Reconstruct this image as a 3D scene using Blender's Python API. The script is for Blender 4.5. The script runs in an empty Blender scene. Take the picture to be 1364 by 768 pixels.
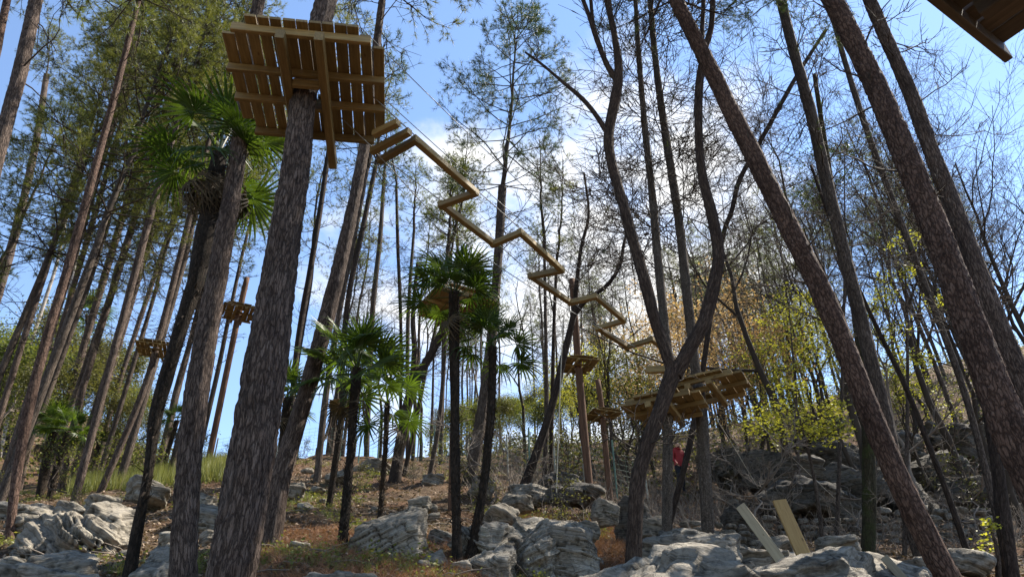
import bpy, bmesh, math, random
import numpy as np
from mathutils import Matrix, Vector, Quaternion
R = math.radians
rnd = random.Random(7)
rng = np.random.default_rng(11)
scene = bpy.context.scene
COL = scene.collection

# ------------------------------------------------------------------ camera
FPX = 924.0                      # focal length in pixels of the 1364 wide photograph
PITCH, ROLL = R(32.0), math.asin(-0.0284)
F_ = np.array([0, math.cos(PITCH), math.sin(PITCH)])
R0 = np.array([1.0, 0, 0]); U0 = np.array([0, -math.sin(PITCH), math.cos(PITCH)])
RV = R0*math.cos(ROLL) + U0*math.sin(ROLL)
UV = U0*math.cos(ROLL) - R0*math.sin(ROLL)
cam = bpy.data.cameras.new('camera'); camo = bpy.data.objects.new('camera', cam)
COL.objects.link(camo); scene.camera = camo
cam.sensor_width = 36; cam.lens = 36*FPX/1364; cam.clip_start = 0.05; cam.clip_end = 3000
camo.matrix_world = Matrix(((RV[0], UV[0], -F_[0], 0), (RV[1], UV[1], -F_[1], 0), (RV[2], UV[2], -F_[2], 0), (0, 0, 0, 1)))

# ------------------------------------------------------------------ sky, sun, exposure
SUN_AZ, SUN_EL = R(60), R(52)    # azimuth clockwise from +Y
sd = Vector((math.sin(SUN_AZ)*math.cos(SUN_EL), math.cos(SUN_AZ)*math.cos(SUN_EL), math.sin(SUN_EL)))
W = bpy.data.worlds.new('World'); scene.world = W; W.use_nodes = True
nt = W.node_tree; nt.nodes.clear()
def wn(t, **k):
    n = nt.nodes.new(t)
    for a, b in k.items(): setattr(n, a, b)
    return n
sky = wn('ShaderNodeTexSky', sky_type='NISHITA', sun_disc=False, sun_elevation=SUN_EL, sun_rotation=SUN_AZ,
         air_density=1.0, dust_density=0.03, ozone_density=1.5, altitude=300)
bg = wn('ShaderNodeBackground'); bg.inputs[1].default_value = 0.105
nt.links.new(sky.outputs[0], bg.inputs[0])
tc = wn('ShaderNodeTexCoord')
mp = wn('ShaderNodeMapping'); mp.inputs['Scale'].default_value = (1, 1, 1.7); mp.inputs['Location'].default_value = (0.35, 0.1, 0.2)
nt.links.new(tc.outputs['Generated'], mp.inputs[0])
ns = wn('ShaderNodeTexNoise'); ns.inputs['Scale'].default_value = 3.2; ns.inputs['Detail'].default_value = 9; ns.inputs['Roughness'].default_value = 0.58
nt.links.new(mp.outputs[0], ns.inputs['Vector'])
dt = wn('ShaderNodeVectorMath', operation='DOT_PRODUCT')
caz, cel = R(3), R(26)           # the cloud bank stands here
dt.inputs[1].default_value = (math.sin(caz)*math.cos(cel), math.cos(caz)*math.cos(cel), math.sin(cel))
nt.links.new(tc.outputs['Generated'], dt.inputs[0])
mr = wn('ShaderNodeMapRange', interpolation_type='SMOOTHSTEP'); mr.inputs[1].default_value = 0.84; mr.inputs[2].default_value = 1.0; mr.inputs[3].default_value = -0.10; mr.inputs[4].default_value = 0.20
nt.links.new(dt.outputs['Value'], mr.inputs[0])
ad = wn('ShaderNodeMath', operation='ADD'); nt.links.new(ns.outputs[0], ad.inputs[0]); nt.links.new(mr.outputs[0], ad.inputs[1])
cr = wn('ShaderNodeMapRange', interpolation_type='SMOOTHSTEP'); cr.inputs[1].default_value = 0.56; cr.inputs[2].default_value = 0.78
nt.links.new(ad.outputs[0], cr.inputs[0])
bc = wn('ShaderNodeBackground'); bc.inputs[0].default_value = (1, 0.99, 0.97, 1); bc.inputs[1].default_value = 0.47
mx = wn('ShaderNodeMixShader'); nt.links.new(cr.outputs[0], mx.inputs[0]); nt.links.new(bg.outputs[0], mx.inputs[1]); nt.links.new(bc.outputs[0], mx.inputs[2])
out = wn('ShaderNodeOutputWorld'); nt.links.new(mx.outputs[0], out.inputs[0])
sl = bpy.data.lights.new('sun', 'SUN'); sl.energy = 5.0; sl.angle = R(0.5); sl.color = (1, 0.92, 0.80)
so = bpy.data.objects.new('sun', sl); COL.objects.link(so); so.rotation_euler = sd.to_track_quat('Z', 'Y').to_euler()
scene.view_settings.view_transform = 'Standard'; scene.view_settings.look = 'None'
scene.view_settings.gamma = 1; scene.view_settings.exposure = 1.62; scene.view_settings.use_curve_mapping = False
scene.cycles.max_bounces = 6; scene.cycles.transparent_max_bounces = 4

# ------------------------------------------------------------------ maths helpers
def ray(px, py):
    return RV*((px-682)/FPX) + UV*((384-py)/FPX) + F_
def at(px, py, Y):               # the point of the view line through a pixel that lies Y metres ahead
    d = ray(px, py); return d*(Y/d[1])
def atz(px, py, z):
    d = ray(px, py); return d*(z/d[2])
def depth(p): return float(np.dot(p, F_))
def _h(ix, iy, iz, s):
    h = (ix.astype(np.int64)*374761393 + iy.astype(np.int64)*668265263 + iz.astype(np.int64)*2147483647 + s*974634777) & 0xffffffff
    h = ((h ^ (h >> 13))*1274126177) & 0xffffffff
    h = ((h ^ (h >> 16))*2246822519) & 0xffffffff
    return ((h ^ (h >> 15)) & 0xffffff)/float(0xffffff)
def vnoise(p, s=0):
    p = np.asarray(p, float); i = np.floor(p).astype(np.int64); f = p-i; f = f*f*(3-2*f)
    r = 0
    for a in (0, 1):
        for b in (0, 1):
            for c in (0, 1):
                w = (f[:, 0] if a else 1-f[:, 0])*(f[:, 1] if b else 1-f[:, 1])*(f[:, 2] if c else 1-f[:, 2])
                r = r + w*_h(i[:, 0]+a, i[:, 1]+b, i[:, 2]+c, s)
    return r*2-1
def fbm(p, o=4, s=0):
    a, r = 1.0, 0
    p = np.asarray(p, float)
    for k in range(o):
        r = r + a*vnoise(p, s+k*17); p = p*2.03+3.1; a *= 0.5
    return r
def worley(p, s=0):
    i = np.floor(p).astype(np.int64)
    f1 = np.full(len(p), 9.0); f2 = f1.copy(); cid = np.zeros(len(p))
    for a in (-1, 0, 1):
        for b in (-1, 0, 1):
            for c in (-1, 0, 1):
                x, y, z = i[:, 0]+a, i[:, 1]+b, i[:, 2]+c
                q = np.stack([x+_h(x, y, z, s), y+_h(x, y, z, s+1), z+_h(x, y, z, s+2)], 1)
                d = np.linalg.norm(q-p, axis=1)
                n = d < f1
                f2 = np.where(n, f1, np.minimum(f2, d)); cid = np.where(n, _h(x, y, z, s+3), cid); f1 = np.where(n, d, f1)
    return f1, f2, cid
def nrm(v):
    return v/np.maximum(np.linalg.norm(v, axis=-1, keepdims=True), 1e-9)

# ------------------------------------------------------------------ mesh helpers
def mesh(name, V, faces, mats, mat_idx=None, smooth=True, attr=None):
    """faces: list of integer arrays (n,3) or (n,4)"""
    me = bpy.data.meshes.new(name)
    V = np.asarray(V, np.float32)
    faces = [np.asarray(f, np.int32) for f in faces if len(f)]
    n = len(V); me.vertices.add(n); me.vertices.foreach_set('co', V.ravel())
    li = np.concatenate([f.ravel() for f in faces])
    tot = np.concatenate([np.full(len(f), f.shape[1], np.int32) for f in faces])
    st = np.concatenate([[0], np.cumsum(tot)[:-1]]).astype(np.int32)
    me.loops.add(len(li)); me.loops.foreach_set('vertex_index', li)
    me.polygons.add(len(tot)); me.polygons.foreach_set('loop_start', st)
    me.polygons.foreach_set('use_smooth', np.full(len(tot), smooth, bool))
    for m in (mats if isinstance(mats, (list, tuple)) else [mats]): me.materials.append(m)
    if mat_idx is not None: me.polygons.foreach_set('material_index', np.asarray(mat_idx, np.int32))
    if attr:
        for k, a in attr.items():
            if a.ndim == 1:
                t = me.attributes.new(k, 'FLOAT', 'POINT'); t.data.foreach_set('value', a.astype(np.float32))
            else:
                t = me.attributes.new(k, 'FLOAT_VECTOR', 'POINT'); t.data.foreach_set('vector', a.astype(np.float32).ravel())
    me.update(calc_edges=True)
    return me
def link(name, me, parent=None, loc=None, rot=None, scale=None):
    o = bpy.data.objects.new(name, me); COL.objects.link(o)
    if name in ('branches', 'leaf_stubs', 'wire_mesh'): o['kind'] = 'stuff'
    if parent is not None: o.parent = parent
    if loc is not None: o.location = [float(c) for c in loc]
    if rot is not None:
        if isinstance(rot, Quaternion): o.rotation_mode = 'QUATERNION'; o.rotation_quaternion = rot
        else: o.rotation_euler = rot
    if scale is not None: o.scale = (scale,)*3 if not hasattr(scale, '__len__') else scale
    return o
def tag(o, label, cat, group=None):
    o['label'] = label; o['category'] = cat
    if group: o['group'] = group
    return o
def thing(name, label, cat, loc=(0, 0, 0), rz=0, group=None):
    return tag(link(name, None, None, loc, (0, 0, rz)), label, cat, group)
def struct(o): o['kind'] = 'structure'; return o
def stuff(o): o['kind'] = 'stuff'; return o

class Geo:
    def __init__(s): s.V = []; s.F = []; s.M = []; s.n = 0
    def add(s, V, F, m=0):
        V = np.asarray(V, float).reshape(-1, 3); F = np.asarray(F, np.int64)
        if len(F) == 0: return
        s.V.append(V); s.F.append(F+s.n); s.M.append(np.full(len(F), m)); s.n += len(V)
    def box(s, c, sz, rot=None, m=0, bev=0.0):
        hx, hy, hz = [q/2 for q in sz]
        if bev <= 0:
            v = np.array([[x, y, z] for x in (-hx, hx) for y in (-hy, hy) for z in (-hz, hz)])
            f = [[0, 1, 3, 2], [4, 6, 7, 5], [0, 4, 5, 1], [2, 3, 7, 6], [0, 2, 6, 4], [1, 5, 7, 3]]
        else:            # four long edges bevelled, long axis is x
            prof = [(hy, hz-bev), (hy-bev, hz), (-hy+bev, hz), (-hy, hz-bev), (-hy, -hz+bev), (-hy+bev, -hz), (hy-bev, -hz), (hy, -hz+bev)]
            v = np.array([[x, a, b] for x in (-hx, hx) for a, b in prof])
            f = [[k, (k+1) % 8, 8+(k+1) % 8, 8+k] for k in range(8)]
            f += [[0, 3, 2, 1], [0, 7, 4, 3], [7, 6, 5, 4], [8, 9, 10, 11], [8, 11, 12, 15], [15, 12, 13, 14]]
        if rot is not None: v = v @ np.array(rot).T
        s.add(v+np.asarray(c), f, m)
    def build(s, name, mats, smooth=True, attr=None):
        V = np.concatenate(s.V); t3 = [f for f in s.F if f.shape[1] == 3]; t4 = [f for f in s.F if f.shape[1] == 4]
        m3 = [m for f, m in zip(s.F, s.M) if f.shape[1] == 3]; m4 = [m for f, m in zip(s.F, s.M) if f.shape[1] == 4]
        fs = []
        if t3: fs.append(np.concatenate(t3))
        if t4: fs.append(np.concatenate(t4))
        return mesh(name, V, fs, mats, np.concatenate(m3+m4), smooth, attr)

def frames(P):
    """parallel frames for batch of chains P[B,K,3]"""
    T = np.zeros_like(P); T[:, 1:-1] = P[:, 2:]-P[:, :-2]; T[:, 0] = P[:, 1]-P[:, 0]; T[:, -1] = P[:, -1]-P[:, -2]
    T = nrm(T)
    a = np.where(np.abs(T[:, :1, 2:3]) > 0.8, np.array([1.0, 0, 0]), np.array([0, 0, 1.0]))
    N = np.zeros_like(P); N[:, 0] = nrm(a[:, 0]-T[:, 0]*np.sum(a[:, 0]*T[:, 0], -1, keepdims=True))
    for k in range(1, P.shape[1]):
        n = N[:, k-1]-T[:, k]*np.sum(N[:, k-1]*T[:, k], -1, keepdims=True); N[:, k] = nrm(n)
    return T, N, np.cross(T, N)
def tubes(geo, P, Rr, sides=3, m=0):
    B, K, _ = P.shape
    T, N, Bn = frames(P)
    th = np.arange(sides)/sides*2*math.pi
    V = P[:, :, None]+Rr[:, :, None, None]*(N[:, :, None]*np.cos(th)[:, None]+Bn[:, :, None]*np.sin(th)[:, None])
    idx = np.arange(B*K*sides).reshape(B, K, sides)
    a = idx[:, :-1]; b = idx[:, 1:]
    f = np.stack([a, np.roll(a, -1, 2), np.roll(b, -1, 2), b], -1).reshape(-1, 4)
    geo.add(V.reshape(-1, 3), f, m)
def grow(P, Rr, n, t0, t1, ang, ln, K=4, trop=0.0, wob=0.15, rr=0.5, rend=0.3, g=rng, lt=None, whorl=False, rmin=0.003):
    """n children on every parent chain; ang in degrees (lo,hi); ln (lo,hi); lt scales the length along the parent"""
    B, Kp, _ = P.shape
    t = g.uniform(t0, t1, (B, n)) if not whorl else (np.linspace(t0, t1, n)[None]+g.normal(0, 0.012, (B, n)))
    t = np.clip(t, 0, 0.999)
    x = t*(Kp-1); i = np.floor(x).astype(int); fr = (x-i)[..., None]
    bi = np.arange(B)[:, None]
    p0 = P[bi, i]*(1-fr)+P[bi, i+1]*fr
    tan = nrm(P[bi, i+1]-P[bi, i])
    r0 = (Rr[bi, i]*(1-fr[..., 0])+Rr[bi, i+1]*fr[..., 0])
    rv = g.normal(0, 1, (B, n, 3)); per = nrm(rv-tan*np.sum(rv*tan, -1, keepdims=True))
    A = np.radians(g.uniform(ang[0], ang[1], (B, n)))[..., None]
    d = np.cos(A)*tan+np.sin(A)*per
    L = g.uniform(ln[0], ln[1], (B, n))
    if lt is not None: L = L*lt(t)
    C = np.zeros((B, n, K, 3)); C[:, :, 0] = p0; st = (L/(K-1))[..., None]
    for k in range(1, K):
        d = nrm(d+g.normal(0, wob, (B, n, 3))+np.array([0, 0, trop]))
        C[:, :, k] = C[:, :, k-1]+d*st
    r0 = np.maximum(r0*rr, rmin)
    CR = r0[..., None]*np.linspace(1, rend, K)
    return C.reshape(-1, K, 3), np.maximum(CR.reshape(-1, K), rmin*0.6), L.reshape(-1)
def needles(geo, tips, dirs, n, ln, w, m, spread=0.9, g=rng, droop=0.0):
    B = len(tips)
    d = nrm(dirs[:, None]*1.0+g.normal(0, spread, (B, n, 3))*0.75+np.array([0, 0, -droop]))
    L = g.uniform(ln*0.7, ln*1.15, (B, n, 1))
    s = nrm(np.cross(d, g.normal(0, 1, (B, n, 3))))*w/2
    b = np.repeat(tips[:, None], n, 1)-d*0.01
    V = np.stack([b-s*0.6, b+s*0.6, b+d*L], 2).reshape(-1, 3)
    geo.add(V, np.arange(len(V)).reshape(-1, 3), m)
def leaves(geo, tips, n, size, m, spread, g=rng, flat=0.4):
    B = len(tips)
    c = (tips[:, None]+g.normal(0, spread, (B, n, 3))).reshape(-1, 3)
    u = nrm(g.normal(0, 1, (len(c), 3))); u[:, 2] *= flat; u = nrm(u)
    v = nrm(np.cross(u, g.normal(0, 1, (len(c), 3))+np.array([0, 0, 1.2])))
    L = g.uniform(size*0.6, size*1.2, (len(c), 1))
    up = np.cross(u, v)*L*0.12
    V = np.stack([c-u*L*0.5, c+v*L*0.3+up, c+u*L*0.5, c-v*L*0.3+up], 1).reshape(-1, 3)
    i = np.arange(len(c))*4
    geo.add(V, np.concatenate([np.stack([i, i+1, i+2], 1), np.stack([i, i+2, i+3], 1)]), m)

# ------------------------------------------------------------------ materials
class Mat:
    def __init__(s, name, rough=0.8, spec=0.25):
        s.m = bpy.data.materials.new(name); s.m.use_nodes = True; s.t = s.m.node_tree
        s.b = s.t.nodes['Principled BSDF']; s.b.inputs['Roughness'].default_value = rough
        s.b.inputs['Specular IOR Level'].default_value = spec
        s.o = s.t.nodes['Material Output']
    def n(s, t, _in=None, **k):
        x = s.t.nodes.new(t)
        for a, b in k.items(): setattr(x, a, b)
        for a, b in (_in or {}).items():
            if hasattr(b, 'is_output'): s.t.links.new(b, x.inputs[a])
            else: x.inputs[a].default_value = b
        return x
    def l(s, a, b): s.t.links.new(a, b)
    def ramp(s, src, stops, interp='LINEAR'):
        x = s.n('ShaderNodeValToRGB'); x.color_ramp.interpolation = interp; e = x.color_ramp.elements
        while len(e) < len(stops): e.new(0.5)
        for q, (p, c) in zip(e, stops): q.position = p; q.color = (*c, 1)
        s.l(src, x.inputs[0]); return x.outputs[0]
    def noise(s, vec, scale, detail=5, rough=0.6):
        x = s.n('ShaderNodeTexNoise', {'Scale': scale, 'Detail': detail, 'Roughness': rough})
        if vec is not None: s.l(vec, x.inputs['Vector'])
        return x.outputs[0]
    def mapv(s, vec, scale=(1, 1, 1), rot=(0, 0, 0)):
        x = s.n('ShaderNodeMapping', {'Scale': scale, 'Rotation': rot}); s.l(vec, x.inputs[0]); return x.outputs[0]
    def mix(s, f, a, b, mode='MIX'):
        x = s.n('ShaderNodeMix', data_type='RGBA', blend_type=mode)
        for sock, v in ((x.inputs[0], f), (x.inputs[6], a), (x.inputs[7], b)):
            if hasattr(v, 'is_output'): s.l(v, sock)
            else: sock.default_value = v if not isinstance(v, tuple) else (*v, 1)
        return x.outputs[2]
    def math(s, op, a, b=0.0):
        x = s.n('ShaderNodeMath', operation=op)
        for k, v in ((0, a), (1, b)):
            if hasattr(v, 'is_output'): s.l(v, x.inputs[k])
            else: x.inputs[k].default_value = v
        return x.outputs[0]
    def bump(s, h, strength=0.5, dist=0.02):
        x = s.n('ShaderNodeBump', {'Strength': strength, 'Distance': dist}); s.l(h, x.inputs['Height']); s.l(x.outputs[0], s.b.inputs['Normal'])
    def color(s, c):
        if hasattr(c, 'is_output'): s.l(c, s.b.inputs['Base Color'])
        else: s.b.inputs['Base Color'].default_value = (*c, 1)
    def obj(s): return s.n('ShaderNodeTexCoord').outputs['Object']
    def geo(s): return s.n('ShaderNodeNewGeometry')
    def attr(s, name, out='Vector'): return s.n('ShaderNodeAttribute', attribute_name=name).outputs[out]

def bark_mat(name, dark, mid, light, scale=30, stretch=0.3, moss=None, bump=1.0, rough=0.9):
    a = Mat(name, rough, 0.15); v = a.attr('bp'); oi = a.n('ShaderNodeObjectInfo')
    sh = a.n('ShaderNodeCombineXYZ'); a.l(a.math('MULTIPLY', oi.outputs['Random'], 53.0), sh.inputs[2])
    sv = a.n('ShaderNodeVectorMath', operation='ADD'); a.l(v, sv.inputs[0]); a.l(sh.outputs[0], sv.inputs[1]); v = sv.outputs[0]
    mv = a.mapv(v, (1, 1, stretch))
    def warp(src, sc, amt):
        nz = a.n('ShaderNodeTexNoise', {'Scale': sc, 'Detail': 5, 'Roughness': 0.65}); a.l(src, nz.inputs['Vector'])
        s2 = a.n('ShaderNodeVectorMath', operation='SCALE'); a.l(nz.outputs['Color'], s2.inputs[0]); s2.inputs['Scale'].default_value = amt
        w = a.n('ShaderNodeVectorMath', operation='ADD'); a.l(src, w.inputs[0]); a.l(s2.outputs[0], w.inputs[1]); return w.outputs[0]
    wv = warp(mv, scale*0.8, 2.2/scale)
    vo = a.n('ShaderNodeTexVoronoi', {'Scale': scale}, feature='DISTANCE_TO_EDGE'); a.l(wv, vo.inputs['Vector'])
    v2 = a.n('ShaderNodeTexVoronoi', {'Scale': scale}, feature='F1'); a.l(wv, v2.inputs['Vector'])
    fine = a.noise(a.mapv(v, (1, 1, 0.4)), scale*3.2, 6, 0.75)
    furrow = a.noise(a.mapv(v, (1, 1, 0.14)), scale*0.55, 6, 0.7)
    big = a.noise(v, 1.3, 4)
    thr = a.math('ADD', 0.02, a.math('MULTIPLY', furrow, 0.28))
    ck = a.math('DIVIDE', vo.outputs['Distance'], thr); ck = a.ramp(ck, [(0.0, (0, 0, 0)), (0.95, (1, 1, 1))])
    base = a.mix(a.ramp(fine, [(0.3, (0, 0, 0)), (0.72, (1, 1, 1))]), mid, light)
    sep = a.n('ShaderNodeSeparateColor'); a.l(v2.outputs['Color'], sep.inputs[0])
    base = a.mix(a.math('MULTIPLY', sep.outputs[0], 0.6), base, mid)
    base = a.mix(a.ramp(furrow, [(0.32, (0.75, 0.75, 0.75)), (0.52, (0, 0, 0))]), base, dark)
    base = a.mix(a.ramp(big, [(0.4, (0, 0, 0)), (0.7, (0.4, 0.4, 0.4))]), base, dark)
    c = a.mix(a.math('ADD', 0.25, a.math('MULTIPLY', ck, 0.75)), dark, base)
    if moss: c = a.mix(a.ramp(a.noise(v, 3.5, 5), [(0.48, (0, 0, 0)), (0.66, (0.8, 0.8, 0.8))]), c, moss)
    a.color(c)
    h = a.math('ADD', a.math('ADD', a.math('MULTIPLY', ck, 0.5), a.math('MULTIPLY', fine, 0.5)), a.math('MULTIPLY', furrow, 0.9))
    a.bump(h, bump, 0.022)
    return a.m
def leaf_mat(name, cols, trans=0.45, rough=0.5, tint=(1.25, 1.2, 0.6)):
    a = Mat(name, rough, 0.3); g = a.geo()
    oi = a.n('ShaderNodeObjectInfo')
    f = a.math('ADD', a.math('MULTIPLY', g.outputs['Random Per Island'], 0.75), a.math('MULTIPLY', oi.outputs['Random'], 0.25))
    c = a.ramp(f, [(i/(max(len(cols)-1, 1)), q) for i, q in enumerate(cols)])
    a.color(c)
    t = a.n('ShaderNodeBsdfTranslucent'); a.l(a.mix(1.0, c, tint, 'MULTIPLY'), t.inputs[0])
    m = a.n('ShaderNodeMixShader', {0: trans}); a.l(a.b.outputs[0], m.inputs[1]); a.l(t.outputs[0], m.inputs[2]); a.l(m.outputs[0], a.o.inputs[0])
    return a.m
def flat_mat(name, c, rough=0.7, spec=0.3, var=0.25, scale=8):
    a = Mat(name, rough, spec); nz = a.noise(a.obj(), scale, 5)
    a.color(a.mix(nz, tuple(q*(1-var) for q in c), tuple(min(1, q*(1+var)) for q in c))); return a.m
def wood_mat(name, c1, c2, knots=True):
    a = Mat(name, 0.65, 0.3); o = a.obj(); oi = a.n('ShaderNodeObjectInfo')
    off = a.n('ShaderNodeVectorMath', operation='ADD'); a.l(o, off.inputs[0])
    cb = a.n('ShaderNodeCombineXYZ'); a.l(a.math('MULTIPLY', oi.outputs['Random'], 37.0), cb.inputs[0]); a.l(a.math('MULTIPLY', oi.outputs['Random'], 11.0), cb.inputs[1]); a.l(cb.outputs[0], off.inputs[1])
    v = a.mapv(off.outputs[0], (1.2, 14, 14))
    gr = a.noise(v, 3, 8, 0.65); gr2 = a.noise(a.mapv(off.outputs[0], (3, 60, 60)), 4, 3)
    c = a.mix(a.ramp(gr, [(0.3, (0, 0, 0)), (0.72, (1, 1, 1))]), c1, c2)
    c = a.mix(a.math('MULTIPLY', gr2, 0.35), c, tuple(q*0.55 for q in c1))
    kn = a.n('ShaderNodeTexVoronoi', {'Scale': 5.5}, feature='F1'); a.l(a.mapv(off.outputs[0], (0.55, 1.3, 1.3)), kn.inputs['Vector'])
    c = a.mix(a.ramp(kn.outputs['Distance'], [(0.05, (0.75, 0.75, 0.75)), (0.10, (0, 0, 0))]), c, (0.10, 0.055, 0.025))
    val = a.math('ADD', 0.72, a.math('MULTIPLY', oi.outputs['Random'], 0.5))
    hs = a.n('ShaderNodeHueSaturation'); a.l(c, hs.inputs['Color']); a.l(val, hs.inputs['Value'])
    a.color(hs.outputs[0]); a.bump(gr, 0.25, 0.004); return a.m

M_BARK = bark_mat('pine_bark', (0.016, 0.010, 0.008), (0.085, 0.058, 0.045), (0.25, 0.192, 0.157), 36, 0.17)
M_BARKR = bark_mat('red_pine_bark', (0.02, 0.011, 0.008), (0.095, 0.056, 0.041), (0.215, 0.142, 0.108), 26, 0.32)
M_BARKG = bark_mat('grey_bark', (0.018, 0.013, 0.01), (0.085, 0.064, 0.05), (0.22, 0.175, 0.142), 38, 0.2)
M_BARKD = bark_mat('dark_bark', (0.016, 0.011, 0.009), (0.045, 0.032, 0.024), (0.10, 0.074, 0.058), 40, 0.14)
M_BARKM = bark_mat('mossy_bark', (0.02, 0.016, 0.01), (0.05, 0.042, 0.025), (0.09, 0.08, 0.042), 34, 0.2, (0.045, 0.056, 0.016))
M_BARKF = bark_mat('fork_bark', (0.02, 0.013, 0.01), (0.07, 0.047, 0.035), (0.15, 0.11, 0.085), 44, 0.14)
M_BARKL = bark_mat('ringed_bark', (0.03, 0.024, 0.019), (0.115, 0.092, 0.073), (0.24, 0.20, 0.16), 40, 0.5)
M_BARKP = bark_mat('pale_bark', (0.14, 0.12, 0.1), (0.34, 0.3, 0.26), (0.55, 0.5, 0.44), 20, 0.9)
M_FIBRE = bark_mat('palm_fibre', (0.010, 0.008, 0.006), (0.03, 0.022, 0.016), (0.075, 0.053, 0.036), 40, 0.25, bump=1.0)
M_TWIG = flat_mat('twig_bark', (0.05, 0.04, 0.032), 0.9, 0.1, 0.4, 3)
M_TWIGG = flat_mat('grey_twig', (0.16, 0.135, 0.112), 0.9, 0.1, 0.4, 3)
M_NEEDLE = leaf_mat('pine_needles', [(0.05, 0.062, 0.016), (0.085, 0.10, 0.024), (0.125, 0.135, 0.036), (0.17, 0.165, 0.05)], 0.5)
M_NEEDLED = leaf_mat('dark_needles', [(0.028, 0.045, 0.018), (0.045, 0.07, 0.022), (0.075, 0.095, 0.032)], 0.35)
M_NEEDLEY = leaf_mat('olive_needles', [(0.06, 0.08, 0.02), (0.10, 0.125, 0.03), (0.16, 0.17, 0.05)], 0.5)
M_PALM = leaf_mat('palm_leaf', [(0.026, 0.045, 0.013), (0.04, 0.066, 0.017), (0.06, 0.09, 0.023)], 0.45, 0.4, (1.8, 1.8, 0.5))
M_PALMDRY = leaf_mat('dry_palm_leaf', [(0.04, 0.03, 0.018), (0.08, 0.06, 0.035)], 0.2, 0.8)
M_LEAFY = leaf_mat('yellow_green_leaf', [(0.18, 0.20, 0.03), (0.30, 0.31, 0.05), (0.45, 0.43, 0.08)], 0.5)
M_LEAFO = leaf_mat('orange_leaf', [(0.24, 0.155, 0.08), (0.36, 0.25, 0.13), (0.44, 0.34, 0.19), (0.36, 0.33, 0.16)], 0.4, tint=(1.2, 1.05, 0.7))
M_LEAFG = leaf_mat('olive_leaf', [(0.05, 0.055, 0.022), (0.09, 0.096, 0.035), (0.16, 0.155, 0.06)], 0.4)
M_LITTER = leaf_mat('leaf_litter', [(0.065, 0.04, 0.026), (0.14, 0.092, 0.06), (0.22, 0.16, 0.11), (0.28, 0.21, 0.15), (0.11, 0.06, 0.038)], 0.1, 0.8)
M_RUST = leaf_mat('rusty_needles', [(0.15, 0.068, 0.038), (0.25, 0.125, 0.07), (0.34, 0.20, 0.12)], 0.2, 0.8)
M_GRASS = leaf_mat('grass', [(0.08, 0.10, 0.025), (0.14, 0.16, 0.04), (0.22, 0.21, 0.07)], 0.4)
M_WOOD = wood_mat('treated_pine', (0.16, 0.108, 0.042), (0.33, 0.235, 0.095))
M_WOODK = wood_mat('shade_dark_timber', (0.065, 0.05, 0.036), (0.13, 0.10, 0.07))  # darker grey timber: shade under the overhead platform put into the colour
M_WOODY = wood_mat('yellow_board', (0.30, 0.185, 0.065), (0.42, 0.28, 0.11))
M_WOODP = wood_mat('pale_board', (0.28, 0.225, 0.14), (0.42, 0.35, 0.23))
M_POLE = bark_mat('pole_wood', (0.06, 0.034, 0.022), (0.12, 0.065, 0.042), (0.17, 0.10, 0.066), 18, 0.05, bump=0.3)
M_CABLE = flat_mat('steel_cable', (0.20, 0.20, 0.19), 0.5, 0.5, 0.2)
M_ROPE = flat_mat('pale_rope', (0.33, 0.31, 0.26), 0.8, 0.2, 0.2, 30)
M_FENCE = flat_mat('green_fence', (0.10, 0.17, 0.13), 0.5, 0.4, 0.3)
M_FPOST = flat_mat('fence_post', (0.28, 0.29, 0.25), 0.6, 0.3, 0.3)

def rock_mat(name, lo, hi, dark):
    a = Mat(name, 0.88, 0.2); o = a.obj()
    n1 = a.noise(o, 1.3, 8, 0.62); n2 = a.noise(o, 11, 8, 0.72); sv = a.attr('sv', 'Fac')
    c = a.mix(a.ramp(n1, [(0.3, (0, 0, 0)), (0.7, (1, 1, 1))]), lo, hi)
    cb = a.n('ShaderNodeCombineXYZ'); a.l(a.math('MULTIPLY', sv, 34.0), cb.inputs[2])
    sc = a.n('ShaderNodeVectorMath', operation='SCALE'); a.l(o, sc.inputs[0]); sc.inputs['Scale'].default_value = 2.6
    v = a.n('ShaderNodeVectorMath', operation='ADD'); a.l(sc.outputs[0], v.inputs[0]); a.l(cb.outputs[0], v.inputs[1])
    n3 = a.noise(v.outputs[0], 1.0, 7, 0.62)          # thin beds that follow the strata
    c = a.mix(a.ramp(n3, [(0.42, (0.6, 0.6, 0.6)), (0.5, (0.0, 0.0, 0.0))]), c, tuple(0.5*(x+y) for x, y in zip(lo, dark)))
    c = a.mix(a.ramp(n3, [(0.32, (0.9, 0.9, 0.9)), (0.37, (0.0, 0.0, 0.0))]), c, dark)
    c = a.mix(a.ramp(n2, [(0.34, (0.7, 0.7, 0.7)), (0.50, (0, 0, 0))]), c, tuple(0.4*x+0.6*y for x, y in zip(lo, dark)))
    c = a.mix(a.math('MULTIPLY', a.attr('strata', 'Fac'), 0.9), c, dark)
    li = a.noise(o, 2.7, 6, 0.65)
    c = a.mix(a.ramp(li, [(0.60, (0, 0, 0)), (0.72, (0.6, 0.6, 0.6))]), c, (0.13, 0.12, 0.06))
    dk = a.noise(o, 1.9, 7, 0.7)
    c = a.mix(a.ramp(dk, [(0.32, (0.75, 0.75, 0.75)), (0.44, (0, 0, 0))]), c, dark)
    a.color(c); a.bump(a.math('ADD', a.math('MULTIPLY', n2, 0.5), a.math('MULTIPLY', n3, 1.6)), 0.9, 0.035); return a.m
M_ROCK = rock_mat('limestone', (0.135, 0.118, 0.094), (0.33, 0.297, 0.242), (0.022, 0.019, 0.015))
M_ROCKD = rock_mat('dark_limestone', (0.06, 0.054, 0.045), (0.14, 0.125, 0.105), (0.015, 0.013, 0.011))
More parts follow.
